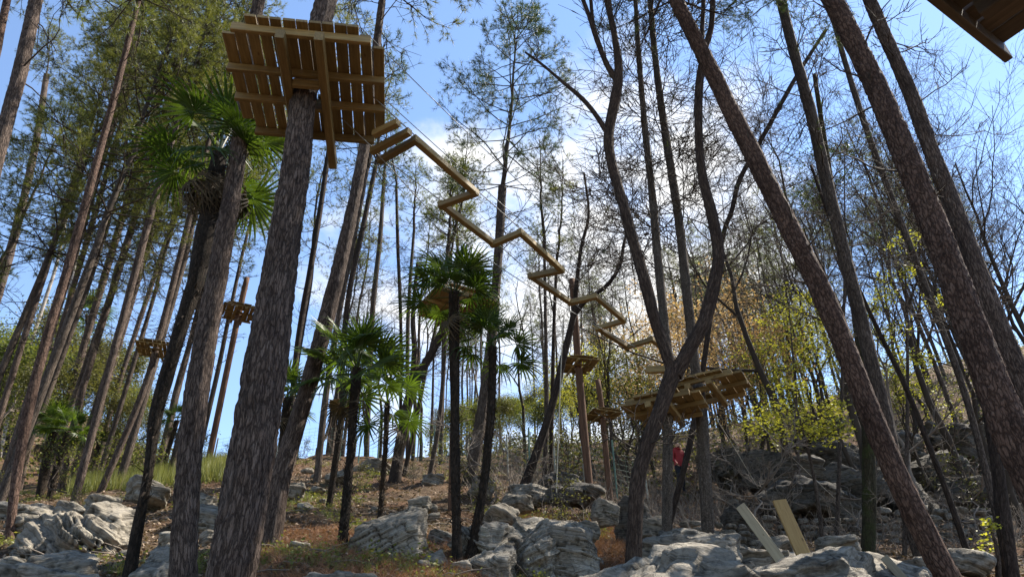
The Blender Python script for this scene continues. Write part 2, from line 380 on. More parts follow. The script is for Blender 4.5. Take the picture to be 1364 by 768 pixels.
def ground_mat():
    a = Mat('forest_soil', 0.95, 0.1); o = a.obj()
    n1 = a.noise(o, 0.55, 6, 0.6); n2 = a.noise(o, 14, 8, 0.75); n3 = a.noise(o, 2.3, 7, 0.65); n4 = a.noise(o, 60, 4, 0.7)
    c = a.ramp(n2, [(0.28, (0.03, 0.02, 0.013)), (0.48, (0.082, 0.055, 0.036)), (0.62, (0.135, 0.096, 0.062)), (0.75, (0.20, 0.15, 0.10))])
    c = a.mix(a.ramp(n3, [(0.5, (0, 0, 0)), (0.68, (0.6, 0.6, 0.6))]), c, (0.066, 0.068, 0.024))
    c = a.mix(a.ramp(n1, [(0.42, (0, 0, 0)), (0.6, (0.5, 0.5, 0.5))]), c, (0.14, 0.07, 0.038))
    c = a.mix(a.ramp(n4, [(0.35, (0.5, 0.5, 0.5)), (0.5, (0, 0, 0))]), c, (0.04, 0.028, 0.018))
    a.color(c); a.bump(a.math('ADD', n2, a.math('MULTIPLY', n4, 0.5)), 0.9, 0.06); return a.m
M_GROUND = ground_mat()

# ------------------------------------------------------------------ terrain
TC = np.array([-300, 0, 150, 300, 450, 600, 750, 900, 1050, 1200, 1364, 1700.])
TY = np.array([5, 8, 11, 15, 20, 26, 34, 50, 80, 160.])
TP = np.array([
 [870, 745, 700, 670, 650, 640, 590, 510, 450, 450],
 [860, 740, 692, 665, 648, 640, 618, 565, 510, 520],
 [860, 738, 690, 652, 628, 622, 628, 605, 570, 590],
 [860, 735, 682, 642, 612, 600, 622, 660, 700, 760],
 [865, 742, 692, 652, 622, 604, 612, 645, 690, 740],
 [872, 758, 704, 664, 633, 613, 608, 610, 610, 640],
 [905, 795, 738, 696, 660, 640, 620, 600, 590, 620],
 [930, 820, 762, 722, 690, 655, 612, 585, 600, 650],
 [950, 832, 778, 742, 712, 655, 595, 562, 575, 640],
 [960, 842, 785, 748, 715, 650, 580, 525, 530, 590],
 [960, 845, 785, 745, 705, 630, 560, 495, 490, 540],
 [960, 845, 785, 740, 690, 600, 530, 460, 450, 480.]])
TE = np.tan(PITCH+np.arctan((384-TP)/FPX))
NT, NY = 160, 120
tg = np.linspace(-1.15, 1.25, NT); lg = np.linspace(math.log(3.0), math.log(170), NY)
def _tab():
    tcol = (TC-682)/FPX*0.985
    tmp = np.stack([np.interp(lg, np.log(np.concatenate([[3.0], TY])), np.concatenate([[(-1.6+0.33*3)/3+0.02], TE[i]])) for i in range(len(TC))])
    g = np.stack([np.interp(tg, tcol, tmp[:, j]) for j in range(NY)], 1)
    for _ in range(3):
        q = np.pad(g, ((2, 2), (2, 2)), 'edge')
        g = sum(q[2+a:2+a+NT, 2:2+NY] for a in (-2, -1, 0, 1, 2))/5
        q = np.pad(g, ((2, 2), (2, 2)), 'edge')
        g = sum(q[2:2+NT, 2+a:2+a+NY] for a in (-1, 0, 1))/3
    return g
TG = _tab()
def ground(x, y, detail=True):
    x = np.atleast_1d(np.asarray(x, float)); y = np.atleast_1d(np.asarray(y, float))
    yy = np.clip(y, 3.0, 165.0); t = np.clip(x/np.maximum(yy, 5.0), -1.14, 1.24)
    a = (t-tg[0])/(tg[1]-tg[0]); b = (np.log(yy)-lg[0])/(lg[1]-lg[0])
    i = np.clip(a.astype(int), 0, NT-2); j = np.clip(b.astype(int), 0, NY-2); a = a-i; b = b-j
    e = TG[i, j]*(1-a)*(1-b)+TG[i+1, j]*a*(1-b)+TG[i, j+1]*(1-a)*b+TG[i+1, j+1]*a*b
    z = e*yy
    z = np.where(y < 3, np.minimum(z, -0.55)-np.clip((3-y), 0, 4)*0.33, z)
    z = np.where((y < 3) & (z < -1.75), -1.75, z)
    if detail:
        p = np.stack([x, y, np.zeros_like(x)], 1)
        amp = np.clip(y/14, 0.25, 2.2)
        z = z+amp*(0.10*fbm(p*0.55, 3, 5)+0.05*fbm(p*2.3, 3, 9))
        z = z+np.where(y < 40, 0.018*fbm(p*9, 2, 13), 0)
    return z
def gz(x, y): return float(ground(x, y)[0])
YS = np.arange(3.5, 120, 0.04)
def hit(px, py):
    d = ray(px, py); P = d[None]*(YS/d[1])[:, None]
    g = ground(P[:, 0], P[:, 1]); k = np.nonzero(P[:, 2] <= g)[0]
    return P[k[0]] if len(k) else P[np.argmin(np.abs(P[:, 2]-g)[:700])]
def build_terrain():
    xs = np.concatenate([-np.geomspace(16, 620, 60)[::-1], np.linspace(-15.9, 19.9, 330), np.geomspace(20, 620, 60)])
    ys = np.concatenate([-np.geomspace(3, 420, 24)[::-1], np.linspace(-2.5, 4.5, 30), np.linspace(4.6, 27, 250), np.geomspace(27.1, 160, 90), np.geomspace(163, 900, 20)])
    X, Y = np.meshgrid(xs, ys, indexing='ij'); Z = ground(X.ravel(), Y.ravel())
    far = np.clip((np.hypot(X.ravel(), Y.ravel())-170)/400, 0, 1)
    Z = Z*(1-far*0.6)
    n, m = X.shape; i = np.arange(n*m).reshape(n, m)
    f = np.stack([i[:-1, :-1], i[1:, :-1], i[1:, 1:], i[:-1, 1:]], -1).reshape(-1, 4)
    me = mesh('ground', np.stack([X.ravel(), Y.ravel(), Z], 1), [f], M_GROUND)
    struct(link('ground', me))
build_terrain()

# ------------------------------------------------------------------ rocks
_ico = {}
def ico(k):
    if k not in _ico:
        bm = bmesh.new(); bmesh.ops.create_icosphere(bm, subdivisions=k, radius=1)
        V = np.array([v.co[:] for v in bm.verts]); F = np.array([[v.index for v in f.verts] for f in bm.faces]); bm.free(); _ico[k] = (V, F)
    return _ico[k]
def rock_mesh(size, seed, sub=5, dip=(0.15, 0.1), layers=9, depthg=0.06, rough=0.22, box=0.55, mat=None, cracks=0.05):
    """a block cut by random planes, then bedded: each bed stands out by its own amount and beds part along narrow dark joints"""
    D, F = ico(sub); g = np.random.default_rng(seed); S = np.array(size); sm = float(np.mean(S))
    ax = np.vstack([np.eye(3), -np.eye(3)])+g.normal(0, 0.22, (6, 3)); N = [ax]; d = [g.uniform(0.62, 0.85, 6)]
    N.append(g.normal(0, 1, (11, 3))*[1, 1, 0.8]); d.append(g.uniform(0.72, 1.0, 11)); N = nrm(np.vstack(N)); d = np.concatenate(d)
    wob = 0.10*fbm(D*1.6+seed*2.3, 3, seed)
    q = np.maximum(D@N.T, 0.04); rr = d/q; k = 16.0
    e = np.exp(-k*(rr-rr.min(1, keepdims=True))); r = rr.min(1)-np.log(e.sum(1))/k*0.6
    r = np.minimum(r, 1.25)*(1+wob*0.7); wn_ = (e/e.sum(1, keepdims=True))@N
    P = D*r[:, None]*S; n0 = nrm(wn_/S)
    P = P+n0*(fbm(P/sm*1.8+seed*7.3, 4, seed)[:, None]*rough*sm*0.22)
    w, w2, cid = worley(P/sm*np.array([1.7, 1.7, 1.3])+0.25*np.stack([fbm(P/sm*3, 2, 61), fbm(P/sm*3, 2, 62), fbm(P/sm*3, 2, 63)], 1)+seed*3.1, seed)
    P = P+n0*(((cid-0.5)*0.10*sm)*np.clip((w2-w)*14, 0, 1))[:, None]
    nd = nrm(np.array([dip[0], dip[1], 1.0]))
    band = max(0.055, 0.062*sm); sd_ = P@nd+0.05*sm*fbm(P/sm*0.8+seed, 3, seed+3)+0.02*sm*fbm(P/sm*4, 3, seed+9)+(cid-0.5)*0.05*sm; s = sd_/band
    s = s+0.45*np.sin(s*0.37+seed)
    kf = np.floor(s); f = s-kf; H = lambda a: _h(a.astype(np.int64), np.zeros(len(a), np.int64), np.zeros(len(a), np.int64), seed)
    h0, h1 = H(kf), H(kf+1); t = np.clip((f-0.82)/0.18, 0, 1); hs = h0*(1-t)+h1*t
    mod = np.clip(0.5+1.1*fbm(P/sm*1.9+9, 3, seed+21), 0, 1)
    gap = np.exp(-((f-0.91)/(0.05+0.06*h0))**2)*np.where(h0 > 0.35, 1, 0.3)
    side = np.clip(1.2-np.abs(n0@nd), 0.22, 1)
    joint = np.exp(-((w2-w)/0.022)**2)
    off = ((hs-0.5)*1.6-gap*(0.6+h0)*mod)*depthg*1.15*sm*side
    P = P+n0*(off-joint*cracks*sm*0.55*np.clip(fbm(P/sm*1.3+4, 2, seed+77)+0.6, 0, 1)+0.02*sm*fbm(P/sm*6, 4, seed+31))[:, None]
    return mesh('rock', P, [F], mat or M_ROCK, None, True, {'sv': sd_, 'strata': np.clip(gap*mod*side*1.3+joint*0.85, 0, 1)})
def rock(label, px, py_top, Y, size, seed, rz=0, group=None, tx=0.2, **k):
    """top of the rock at the pixel's height, Y metres ahead; size = half extents"""
    p = at(px, py_top, Y); z = p[2]-size[2]*0.93
    o = link('rock', rock_mesh(size, seed, **k), None, (p[0], Y, z), (tx, 0, rz)); return tag(o, label, 'rock', group)

rock('long pale limestone ledge with wavy cracked layers in front of the forked tree', 830, 735, 7.6, (1.75, 1.0, 0.95), 3, 0.05, sub=6, layers=13, depthg=0.09, dip=(0.05, -0.05), rough=0.2, cracks=0.06, tx=0.36)
rock('grey layered limestone hump at the foot of the two leaning boards', 1078, 731, 8.0, (1.05, 0.8, 0.9), 8, -0.15, sub=6, layers=12, depthg=0.10, dip=(-0.1, -0.1), rough=0.22, cracks=0.06, tx=0.34)
rock('low stepped rock ending the ledge beside the leaning red pine', 1172, 741, 8.3, (0.45, 0.5, 0.6), 12, 0.3, sub=5, layers=9, depthg=0.1, dip=(0.2, -0.2))
rock('blocky grey boulder with fissured face beside the twin dark palm trunks', 522, 677, 8.9, (0.62, 0.55, 0.62), 21, 0.3, sub=6, layers=7, depthg=0.07, dip=(-0.5, 0.2), box=0.75, cracks=0.08)
rock('rounded dome of limestone streaked with dark stains', 758, 700, 9.2, (0.52, 0.5, 0.62), 31, 0.1, sub=6, layers=8, depthg=0.05, dip=(0.2, 0.2), box=0.35, cracks=0.05)
rock('steep narrow limestone knob next to the stained dome', 715, 702, 9.0, (0.36, 0.45, 0.62), 37, -0.3, sub=6, layers=9, depthg=0.08, dip=(-0.4, 0.1), box=0.4, cracks=0.08)
rock('thin bedded slabs stacked above the stained dome', 722, 683, 10.2, (0.68, 0.55, 0.5), 41, 0.15, sub=6, layers=9, depthg=0.14, dip=(-0.25, -0.1), box=0.6)
rock('tilted layered outcrop between the leaning palm and the dome', 650, 690, 9.3, (0.42, 0.6, 0.6), 43, -0.35, sub=6, layers=12, depthg=0.10, dip=(0.55, -0.2), box=0.5)
rock('pale flaky outcrop below the slender palm', 655, 722, 8.4, (0.36, 0.5, 0.5), 44, -0.2, sub=5, layers=11, depthg=0.10, dip=(0.4, -0.2), box=0.5)
rock('long sloping outcrop of dark veined layers between the left palm and red pine', 118, 676, 9.4, (1.02, 0.75, 0.85), 53, 0.45, sub=6, layers=16, depthg=0.12, dip=(0.62, -0.1), box=0.25, rough=0.15)
rock('smooth crest of veined limestone behind the blackened palm trunk', 158, 664, 10.2, (0.5, 0.6, 0.65), 55, 0.2, sub=5, layers=11, depthg=0.08, dip=(0.3, -0.1), box=0.25)
rock('smooth whale backed stone at the foot of the veined outcrop', 98, 737, 7.4, (0.42, 0.42, 0.42), 61, 0.2, sub=5, layers=6, depthg=0.05, dip=(-0.35, 0), box=0.25, rough=0.15)
rock('flat pale slab low at the edge of the clearing', 20, 738, 7.2, (0.52, 0.5, 0.42), 64, 0.1, sub=5, layers=8, depthg=0.08, dip=(0.3, 0), box=0.4)
rock('pale ledge below the whale backed stone', 60, 754, 6.7, (0.85, 0.5, 0.4), 66, 0.1, sub=6, layers=9, depthg=0.09, dip=(0.15, -0.2), box=0.4)
rock('flat bedded stones between reddish pine and veined outcrop', 62, 682, 11.2, (0.42, 0.5, 0.35), 68, 0.2, sub=5, layers=6, depthg=0.12, dip=(-0.2, 0))
rock('pale slab among the bases of the leaning pines', 40, 664, 12.8, (0.55, 0.5, 0.35), 69, 0.1, sub=5, layers=6, depthg=0.12)
rock('folded layered rock at the foot of the blackened palm', 218, 733, 7.6, (0.3, 0.5, 0.45), 71, 0.1, sub=5, layers=9, depthg=0.12, dip=(-0.2, -0.2))
rock('dark sided ledge just left of the thickest pine', 300, 668, 10.8, (0.55, 0.5, 0.5), 73, 0.3, sub=5, layers=8, depthg=0.1)
rock('low slab breaking through rusty needles', 468, 760, 7.0, (0.42, 0.4, 0.35), 75, 0, sub=5, layers=6, depthg=0.08)
rock('small rounded stone lying in the hollow under the slender palm', 612, 744, 8.2, (0.17, 0.2, 0.16), 77, 0.3, sub=4, layers=4, depthg=0.05, box=0.3)
rock('wedge of yellowish stone beside the fissured boulder', 580, 733, 8.4, (0.2, 0.25, 0.3), 79, 0.5, sub=4, layers=5, depthg=0.06)
rock('white topped boulder resting above the brown litter slope', 803, 664, 11.0, (0.24, 0.3, 0.24), 81, 0.2, sub=5, layers=3, depthg=0.04, box=0.5)
rock('broad tilted grey slab behind the forked tree', 915, 703, 9.6, (0.85, 0.6, 0.7), 83, -0.25, sub=6, layers=5, depthg=0.07, dip=(0.3, -0.3), box=0.6)
rock('banded ledge under the two platform trunks', 985, 718, 9.9, (0.85, 0.6, 0.6), 84, 0.1, sub=6, layers=9, depthg=0.10, dip=(-0.1, -0.2), box=0.6)
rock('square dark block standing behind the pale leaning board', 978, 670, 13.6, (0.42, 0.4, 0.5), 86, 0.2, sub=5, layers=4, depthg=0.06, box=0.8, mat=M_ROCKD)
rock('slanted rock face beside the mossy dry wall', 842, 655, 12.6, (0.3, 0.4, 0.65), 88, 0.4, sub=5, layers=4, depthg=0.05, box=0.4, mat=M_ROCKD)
for k, (px, py, Y, s, d) in enumerate([(742, 628, 17, (0.7, 0.5, 0.45), 'dark block ledge below the two slim poles'), (700, 640, 15.5, (0.55, 0.5, 0.35), 'low rock shelf under the leaning bare tree'),
        (762, 642, 15, (0.7, 0.5, 0.32), 'cracked shelf of rock beneath the dark block ledge'), (578, 630, 17.5, (0.32, 0.3, 0.2), 'small whitish stone on the grassy rise'), (500, 612, 20, (0.8, 0.5, 0.35), 'brown stone step near the crest by the wire fence'),
        (640, 632, 15.5, (0.25, 0.3, 0.3), 'stone tucked behind the slender palm trunk'), (392, 640, 13.2, (0.3, 0.3, 0.25), 'pale stone on the grassy bank behind the leaning pine'), (205, 640, 13.5, (0.55, 0.5, 0.3), 'split pale stone behind the blackened palm')]):
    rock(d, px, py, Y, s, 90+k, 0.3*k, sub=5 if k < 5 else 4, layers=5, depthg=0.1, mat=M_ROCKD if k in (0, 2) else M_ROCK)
sm_out = [(560, 660, 12.5, 0.22), (588, 704, 9.8, 0.2), (668, 672, 11.5, 0.3), (690, 658, 12.8, 0.28), (775, 694, 10.4, 0.24), (285, 704, 9.2, 0.2),
          (240, 704, 9.0, 0.22), (270, 658, 12, 0.26), (140, 658, 12.0, 0.3), (95, 668, 11.5, 0.26), (455, 624, 17, 0.3), (865, 692, 11, 0.26), (1030, 714, 11.5, 0.3), (1110, 710, 12, 0.36), (1230, 737, 10.5, 0.28), (1285, 727, 11, 0.32)]
for k, (px, py, Y, s_) in enumerate(sm_out):
    rock('low broken limestone outcrop poking through the litter of the slope', px, py, Y, (s_*1.25, s_, s_*0.75), 300+k, 0.9*k, group='low outcrops on the slope', sub=4, layers=5, depthg=0.12, dip=(0.3*math.sin(k), -0.2), mat=M_ROCK)
hb = [(1050, 612, 18, (0.8, 0.7, 0.6)), (1075, 632, 17, (0.8, 0.6, 0.55)), (1035, 640, 17.5, (0.9, 0.7, 0.6)), (1105, 655, 18, (0.8, 0.6, 0.6)), (1010, 600, 22, (1.0, 0.8, 0.8)), (1120, 590, 22, (1.3, 0.8, 0.9)),
      (1200, 640, 20, (1.3, 0.8, 0.8)), (1240, 600, 22, (1.2, 0.8, 0.9)), (1290, 640, 20, (1.2, 0.8, 0.8)), (1185, 570, 25, (1.4, 0.9, 0.9)), (1270, 560, 26, (1.6, 1, 1.0)), (1330, 600, 22, (1.2, 0.9, 0.9)), (1085, 560, 27, (1.2, 0.9, 0.8)), (1130, 625, 20, (1.0, 0.8, 0.7)), (1330, 545, 27, (1.4, 1, 1)), (960, 600, 24, (0.9, 0.8, 0.7))]
for k, (px, py, Y, s) in enumerate(hb):
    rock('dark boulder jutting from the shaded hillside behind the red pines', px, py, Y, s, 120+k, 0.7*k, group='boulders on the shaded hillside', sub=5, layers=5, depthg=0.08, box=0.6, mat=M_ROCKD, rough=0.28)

# loose stones: one mesh for each of four shapes
SM = [rock_mesh((0.11, 0.09, 0.06), 200+k, 3, layers=3, depthg=0.06, box=0.5) for k in range(4)]
g_ = random.Random(3)
for k in range(70):
    px, py = g_.uniform(0, 1360), g_.uniform(625, 765)
    p = hit(px, py); s = g_.uniform(0.5, 1.5)*(p[1]/9)**0.5
    o = link('loose_stone', SM[k % 4], None, (p[0], p[1], gz(p[0], p[1])+0.02*s), (g_.uniform(-.3, .3), g_.uniform(-.3, .3), g_.uniform(0, 6)), s)
    tag(o, 'small loose stone lying on the leaf litter', 'stone', 'loose stones on the slope')

# dry stone walls
WS = [rock_mesh((0.5, 0.4, 0.36), 230+k, 3, layers=2, depthg=0.04, box=0.75, rough=0.18, mat=M_ROCK) for k in range(5)]
def dry_wall(label, p0, p1, h, sw, sh, seed):
    g = random.Random(seed); w = thing('dry_stone_wall', label, 'stone wall', ((p0[0]+p1[0])/2, (p0[1]+p1[1])/2, gz((p0[0]+p1[0])/2, (p0[1]+p1[1])/2)-0.1))
    d = np.array(p1)-np.array(p0); L = np.linalg.norm(d[:2]); a = math.atan2(d[1], d[0]); u = d[:2]/L
    rows = int(h/sh)+1
    for r in range(rows):
        x = -g.random()*sw*0.5
        while x < L:
            q = g.uniform(0.7, 1.5)*sw
            c = np.array(p0[:2])+u*(x+q/2); zb = gz(*c)-0.12
            o = link('stone', WS[g.randrange(5)], w, (c[0]-w.location.x, c[1]-w.location.y+g.uniform(-.04, .04), zb+(r+0.5)*sh-w.location.z),
                     (g.uniform(-.08, .08), g.uniform(-.08, .08), a+g.uniform(-.15, .15)+(math.pi if g.random() < .5 else 0)), (q*1.02, sw*0.9, sh*1.45*g.uniform(0.9, 1.1)))
            x += q
pa, pb = hit(862, 700), hit(925, 706)
dry_wall('mossy dry stone wall behind the forked tree', (pa[0], 12.2), (pb[0]+0.1, 12.4), 0.62, 0.2, 0.115, 5)
dry_wall('pale dry stone wall at the foot of the shaded hillside', (at(1150, 680, 16)[0], 16), (at(1320, 680, 16.5)[0], 16.5), 0.85, 0.34, 0.17, 6)
dry_wall('low dry stone wall running behind the two leaning boards', (at(1000, 690, 16.4)[0], 16.4), (at(1135, 690, 16.2)[0], 16.2), 0.5, 0.3, 0.15, 8)

# ------------------------------------------------------------------ trunks
def catmull(P, n):
    P = np.asarray(P, float); Q = np.vstack([2*P[0]-P[1], P, 2*P[-1]-P[-2]])
    seg = np.linalg.norm(np.diff(P[:, :3], axis=0), axis=1); s = np.concatenate([[0], np.cumsum(seg)])
    u = np.linspace(0, s[-1], n); i = np.clip(np.searchsorted(s, u, 'right')-1, 0, len(P)-2)
    t = ((u-s[i])/np.maximum(seg[i], 1e-9))[:, None]
    a, b, c, d = Q[i], Q[i+1], Q[i+2], Q[i+3]
    return 0.5*((2*b)+(-a+c)*t+(2*a-5*b+4*c-d)*t*t+(-a+3*b-3*c+d)*t**3)
def trunk_geo(PR, sides=10, step=0.12, plates=0.0, lump=0.06, seed=0, flare=0.0, pscale=11):
    """PR: points with radius (n,4) -> verts, faces, bp attribute"""
    L = np.sum(np.linalg.norm(np.diff(PR[:, :3], axis=0), axis=1)); n = max(4, int(L/step)+1)
    C = catmull(PR, n); P = C[:, :3]; r = np.maximum(C[:, 3], 0.004)
    s = np.concatenate([[0], np.cumsum(np.linalg.norm(np.diff(P, axis=0), axis=1))])
    if flare: r = r*(1+flare*np.exp(-s/0.28))
    T, N, B = [q[0] for q in frames(P[None])]
    th = np.arange(sides)/sides*2*math.pi
    bp = np.stack([r[:, None]*np.cos(th), r[:, None]*np.sin(th), np.repeat(s[:, None], sides, 1)], -1).reshape(-1, 3)
    rr = np.repeat(r[:, None], sides, 1).ravel()
    dr = lump*rr*fbm(np.stack([bp[:, 0]*5, bp[:, 1]*5, bp[:, 2]*1.4], 1)+seed, 3, seed)
    if flare:
        ang = np.tile(th, n); dr += rr*0.3*flare*np.exp(-np.repeat(s, sides)/0.22)*np.cos(ang*3+seed)
    if plates:
        pscale = pscale*2.4; plates = plates*0.6
        q = np.stack([bp[:, 0]*pscale, bp[:, 1]*pscale, bp[:, 2]*pscale*0.2], 1)+seed*3.7
        q = q+0.55*np.stack([fbm(q*1.3, 2, 3), fbm(q*1.3, 2, 4), fbm(q*1.3, 2, 5)], 1)
        f1, f2, cid = worley(q, seed); e = np.clip((f2-f1)/0.28, 0, 1)
        dr += plates*(e*(0.6+0.8*cid)-0.6)
    rn = rr+dr
    V = P[:, None]+rn.reshape(n, sides)[..., None]*(N[:, None]*np.cos(th)[:, None]+B[:, None]*np.sin(th)[:, None])
    i = np.arange(n*sides).reshape(n, sides); a, b = i[:-1], i[1:]
    f = np.stack([a, np.roll(a, -1, 1), np.roll(b, -1, 1), b], -1).reshape(-1, 4)
    V = np.vstack([V.reshape(-1, 3), P[-1]+T[-1]*r[-1]*0.5]); bp = np.vstack([bp, [0, 0, s[-1]]])
    top = i[-1]; cap = np.stack([top, np.roll(top, -1), np.full(sides, len(V)-1)], 1)
    return V, f, cap, bp
class Trunk:
    def __init__(s): s.V = []; s.q = []; s.c = []; s.b = []; s.n = 0
    def add(s, PR, **k):
        V, f, c, b = trunk_geo(np.asarray(PR, float), **k)
        s.V.append(V); s.q.append(f+s.n); s.c.append(c+s.n); s.b.append(b+[0, 0, s.n*0.01]); s.n += len(V)
    def obj(s, mat, parent, base, name='trunk'):
        me = mesh(name, np.concatenate(s.V)-np.asarray(base), [np.concatenate(s.q), np.concatenate(s.c)], mat, None, True, {'bp': np.concatenate(s.b)})
        return link(name, me, parent)
def path3(path, Y, lean=0.0):
    out_ = []
    for k, (px, py, w) in enumerate(path):
        w = w*0.93/math.sqrt(1+((px-682)/FPX)**2)      # a round stem looks wider away from the axis
        p = at(px, py, Y+lean*k/(max(len(path)-1, 1))); out_.append([*p, w/2/FPX*depth(p)])
    return np.array(out_)
def ground_path(PR, sink=0.25):
    """carry the first point down (or up) to the ground"""
    p, q = PR[0], PR[1]; d = (p-q); d = d/np.linalg.norm(d[:3])
    for _ in range(400):
        g = gz(p[0], p[1])-sink
        if p[2] <= g: break
        p = p+d*0.05; p[3] = PR[0][3]
    pr = [x for x in PR[1:] if x[2] > p[2]+0.15]
    return np.vstack([[p], pr])

# ------------------------------------------------------------------ crown prototypes (z up, base at the origin)
def spread_tips(P): return P[:, -1], nrm(P[:, -1]-P[:, -2])
def pine_crown(seed, H=7.5, wid=2.2, whorls=13, per=5, subs=7, tw=3, nn=15, nl=0.18, nw=0.016, nm=None, up=0.10, openness=0.0):
    g = np.random.default_rng(seed); geo = Geo()
    z = np.linspace(0, H, 14); ax = np.stack([np.cumsum(g.normal(0, 0.035, 14)), np.cumsum(g.normal(0, 0.035, 14)), z], 1); ax[0, :2] = 0
    ar = np.linspace(0.075, 0.012, 14)
    tubes(geo, ax[None], ar[None], 7, 0)
    P0 = []; R0_ = []
    prof = lambda t: (0.45+1.1*t-1.45*t*t+0.0) if True else 0
    B = []
    for k in range(whorls):
        t = (k+0.3)/whorls; n = per+int(g.integers(-1, 2)); a0 = g.uniform(0, 6.28)
        for j in range(max(2, n)):
            if g.random() < openness: continue
            a = a0+j*6.283/n+g.normal(0, 0.25); el = g.normal(0.12+0.5*t, 0.16)
            L = wid*(1.08-0.85*t**1.5)*g.uniform(0.6, 1.12)*(0.7+0.3*min(1, t*5))
            d = np.array([math.cos(a)*math.cos(el), math.sin(a)*math.cos(el), math.sin(el)])
            x = t*13; i = int(x); p = ax[i]*(1-x+i)+ax[i+1]*(x-i); c = [p]
            for q in range(6):
                d = nrm(d+g.normal(0, 0.10, 3)+np.array([0, 0, up*(q/5-0.25)])); c.append(c[-1]+d*L/6)
            P0.append(c); R0_.append(np.linspace(0.028, 0.007, 7)*(0.6+0.4*L/wid))
    P0 = np.array(P0); R0_ = np.array(R0_)
    tubes(geo, P0, R0_, 4, 0)
    P1, R1, _ = grow(P0, R0_, subs, 0.3, 1, (25, 65), (0.25, 0.75), 4, 0.10, 0.16, 0.5, 0.5, g, lambda t: 1.25-0.75*t, rmin=0.005)
    tubes(geo, P1, R1, 3, 0)
    P2, R2, _ = grow(P1, R1, tw, 0.35, 1, (20, 60), (0.12, 0.34), 3, 0.12, 0.18, 0.6, 0.6, g, rmin=0.004)
    tubes(geo, P2, R2, 3, 0)
    for P, k in ((P2, 1.0), (P1, 1.0), (P0, 1.0)):
        t, d = spread_tips(P); needles(geo, t, d, nn, nl, nw, 1, 0.9, g)
        needles(geo, (P[:, -1]*0.55+P[:, -2]*0.45), d, nn//2, nl*0.85, nw, 1, 0.9, g)
    return geo.build('crown', [M_TWIG, nm or M_NEEDLE])
CROWN = [pine_crown(1, 8, 2.7, 14, 5, 8), pine_crown(2, 9, 2.9, 15, 5, 8), pine_crown(3, 7, 2.4, 12, 5, 8), pine_crown(4, 8, 2.6, 13, 5, 8, nm=M_NEEDLEY)]
CROWN_OPEN = [pine_crown(5, 8.5, 2.9, 14, 5, 9, 4, 12, 0.2, 0.015, M_NEEDLED, openness=0.25), pine_crown(6, 8, 2.4, 14, 5, 6, 3, 9, 0.17, 0.014, M_NEEDLED, openness=0.2)]
CROWN_FAR = [pine_crown(7, 5.5, 1.35, 10, 4, 5, 2, 9, 0.2, 0.022, M_NEEDLED, openness=0.3), pine_crown(8, 6.5, 1.5, 11, 4, 5, 2, 9, 0.2, 0.022, M_NEEDLE, openness=0.3), pine_crown(9, 4.5, 1.2, 8, 4, 5, 2, 9, 0.2, 0.022, M_NEEDLEY, openness=0.3)]
CH = {c.name: c.vertices[0].co.z for c in CROWN}

def bare_set(PR, n, seed, lo=0.35, hi=1.0, ln=(0.5, 1.6), mat=None, subs=5, tw=3, ang=(60, 95), thick=0.16, trop=0.02, lfun=None, tuft=None):
    """bare side branches along a trunk line"""
    g = np.random.default_rng(seed); geo = Geo()
    C = catmull(PR, 40); P, Rr = C[None, :, :3], np.maximum(C[None, :, 3], 0.01)
    P1, R1, _ = grow(P, Rr, n, lo, hi, ang, ln, 6, trop, 0.17, thick, 0.35, g, lfun, rmin=0.012)
    R1 = np.clip(R1, 0.006, 0.032); tubes(geo, P1, R1, 4, 0)
    P2, R2, _ = grow(P1, R1, subs, 0.2, 1, (25, 65), (ln[0]*0.35, ln[1]*0.5), 4, trop, 0.2, 0.6, 0.5, g, rmin=0.008); tubes(geo, P2, R2, 3, 0)
    P3 = P2
    if tw:
        P3, R3, _ = grow(P2, R2, tw, 0.3, 1, (20, 60), (ln[0]*0.2, ln[1]*0.3), 3, trop, 0.2, 0.7, 0.6, g, rmin=0.0065); tubes(geo, P3, R3, 3, 0)
    if tuft:
        t, d = spread_tips(P3); k = g.random(len(t)) < tuft[1]; needles(geo, t[k], d[k], 9, 0.17, 0.014, 1, 0.9, g)
        return geo.build('branches', [mat or M_TWIG, tuft[0]])
    return geo.build('branches', [mat or M_TWIG])

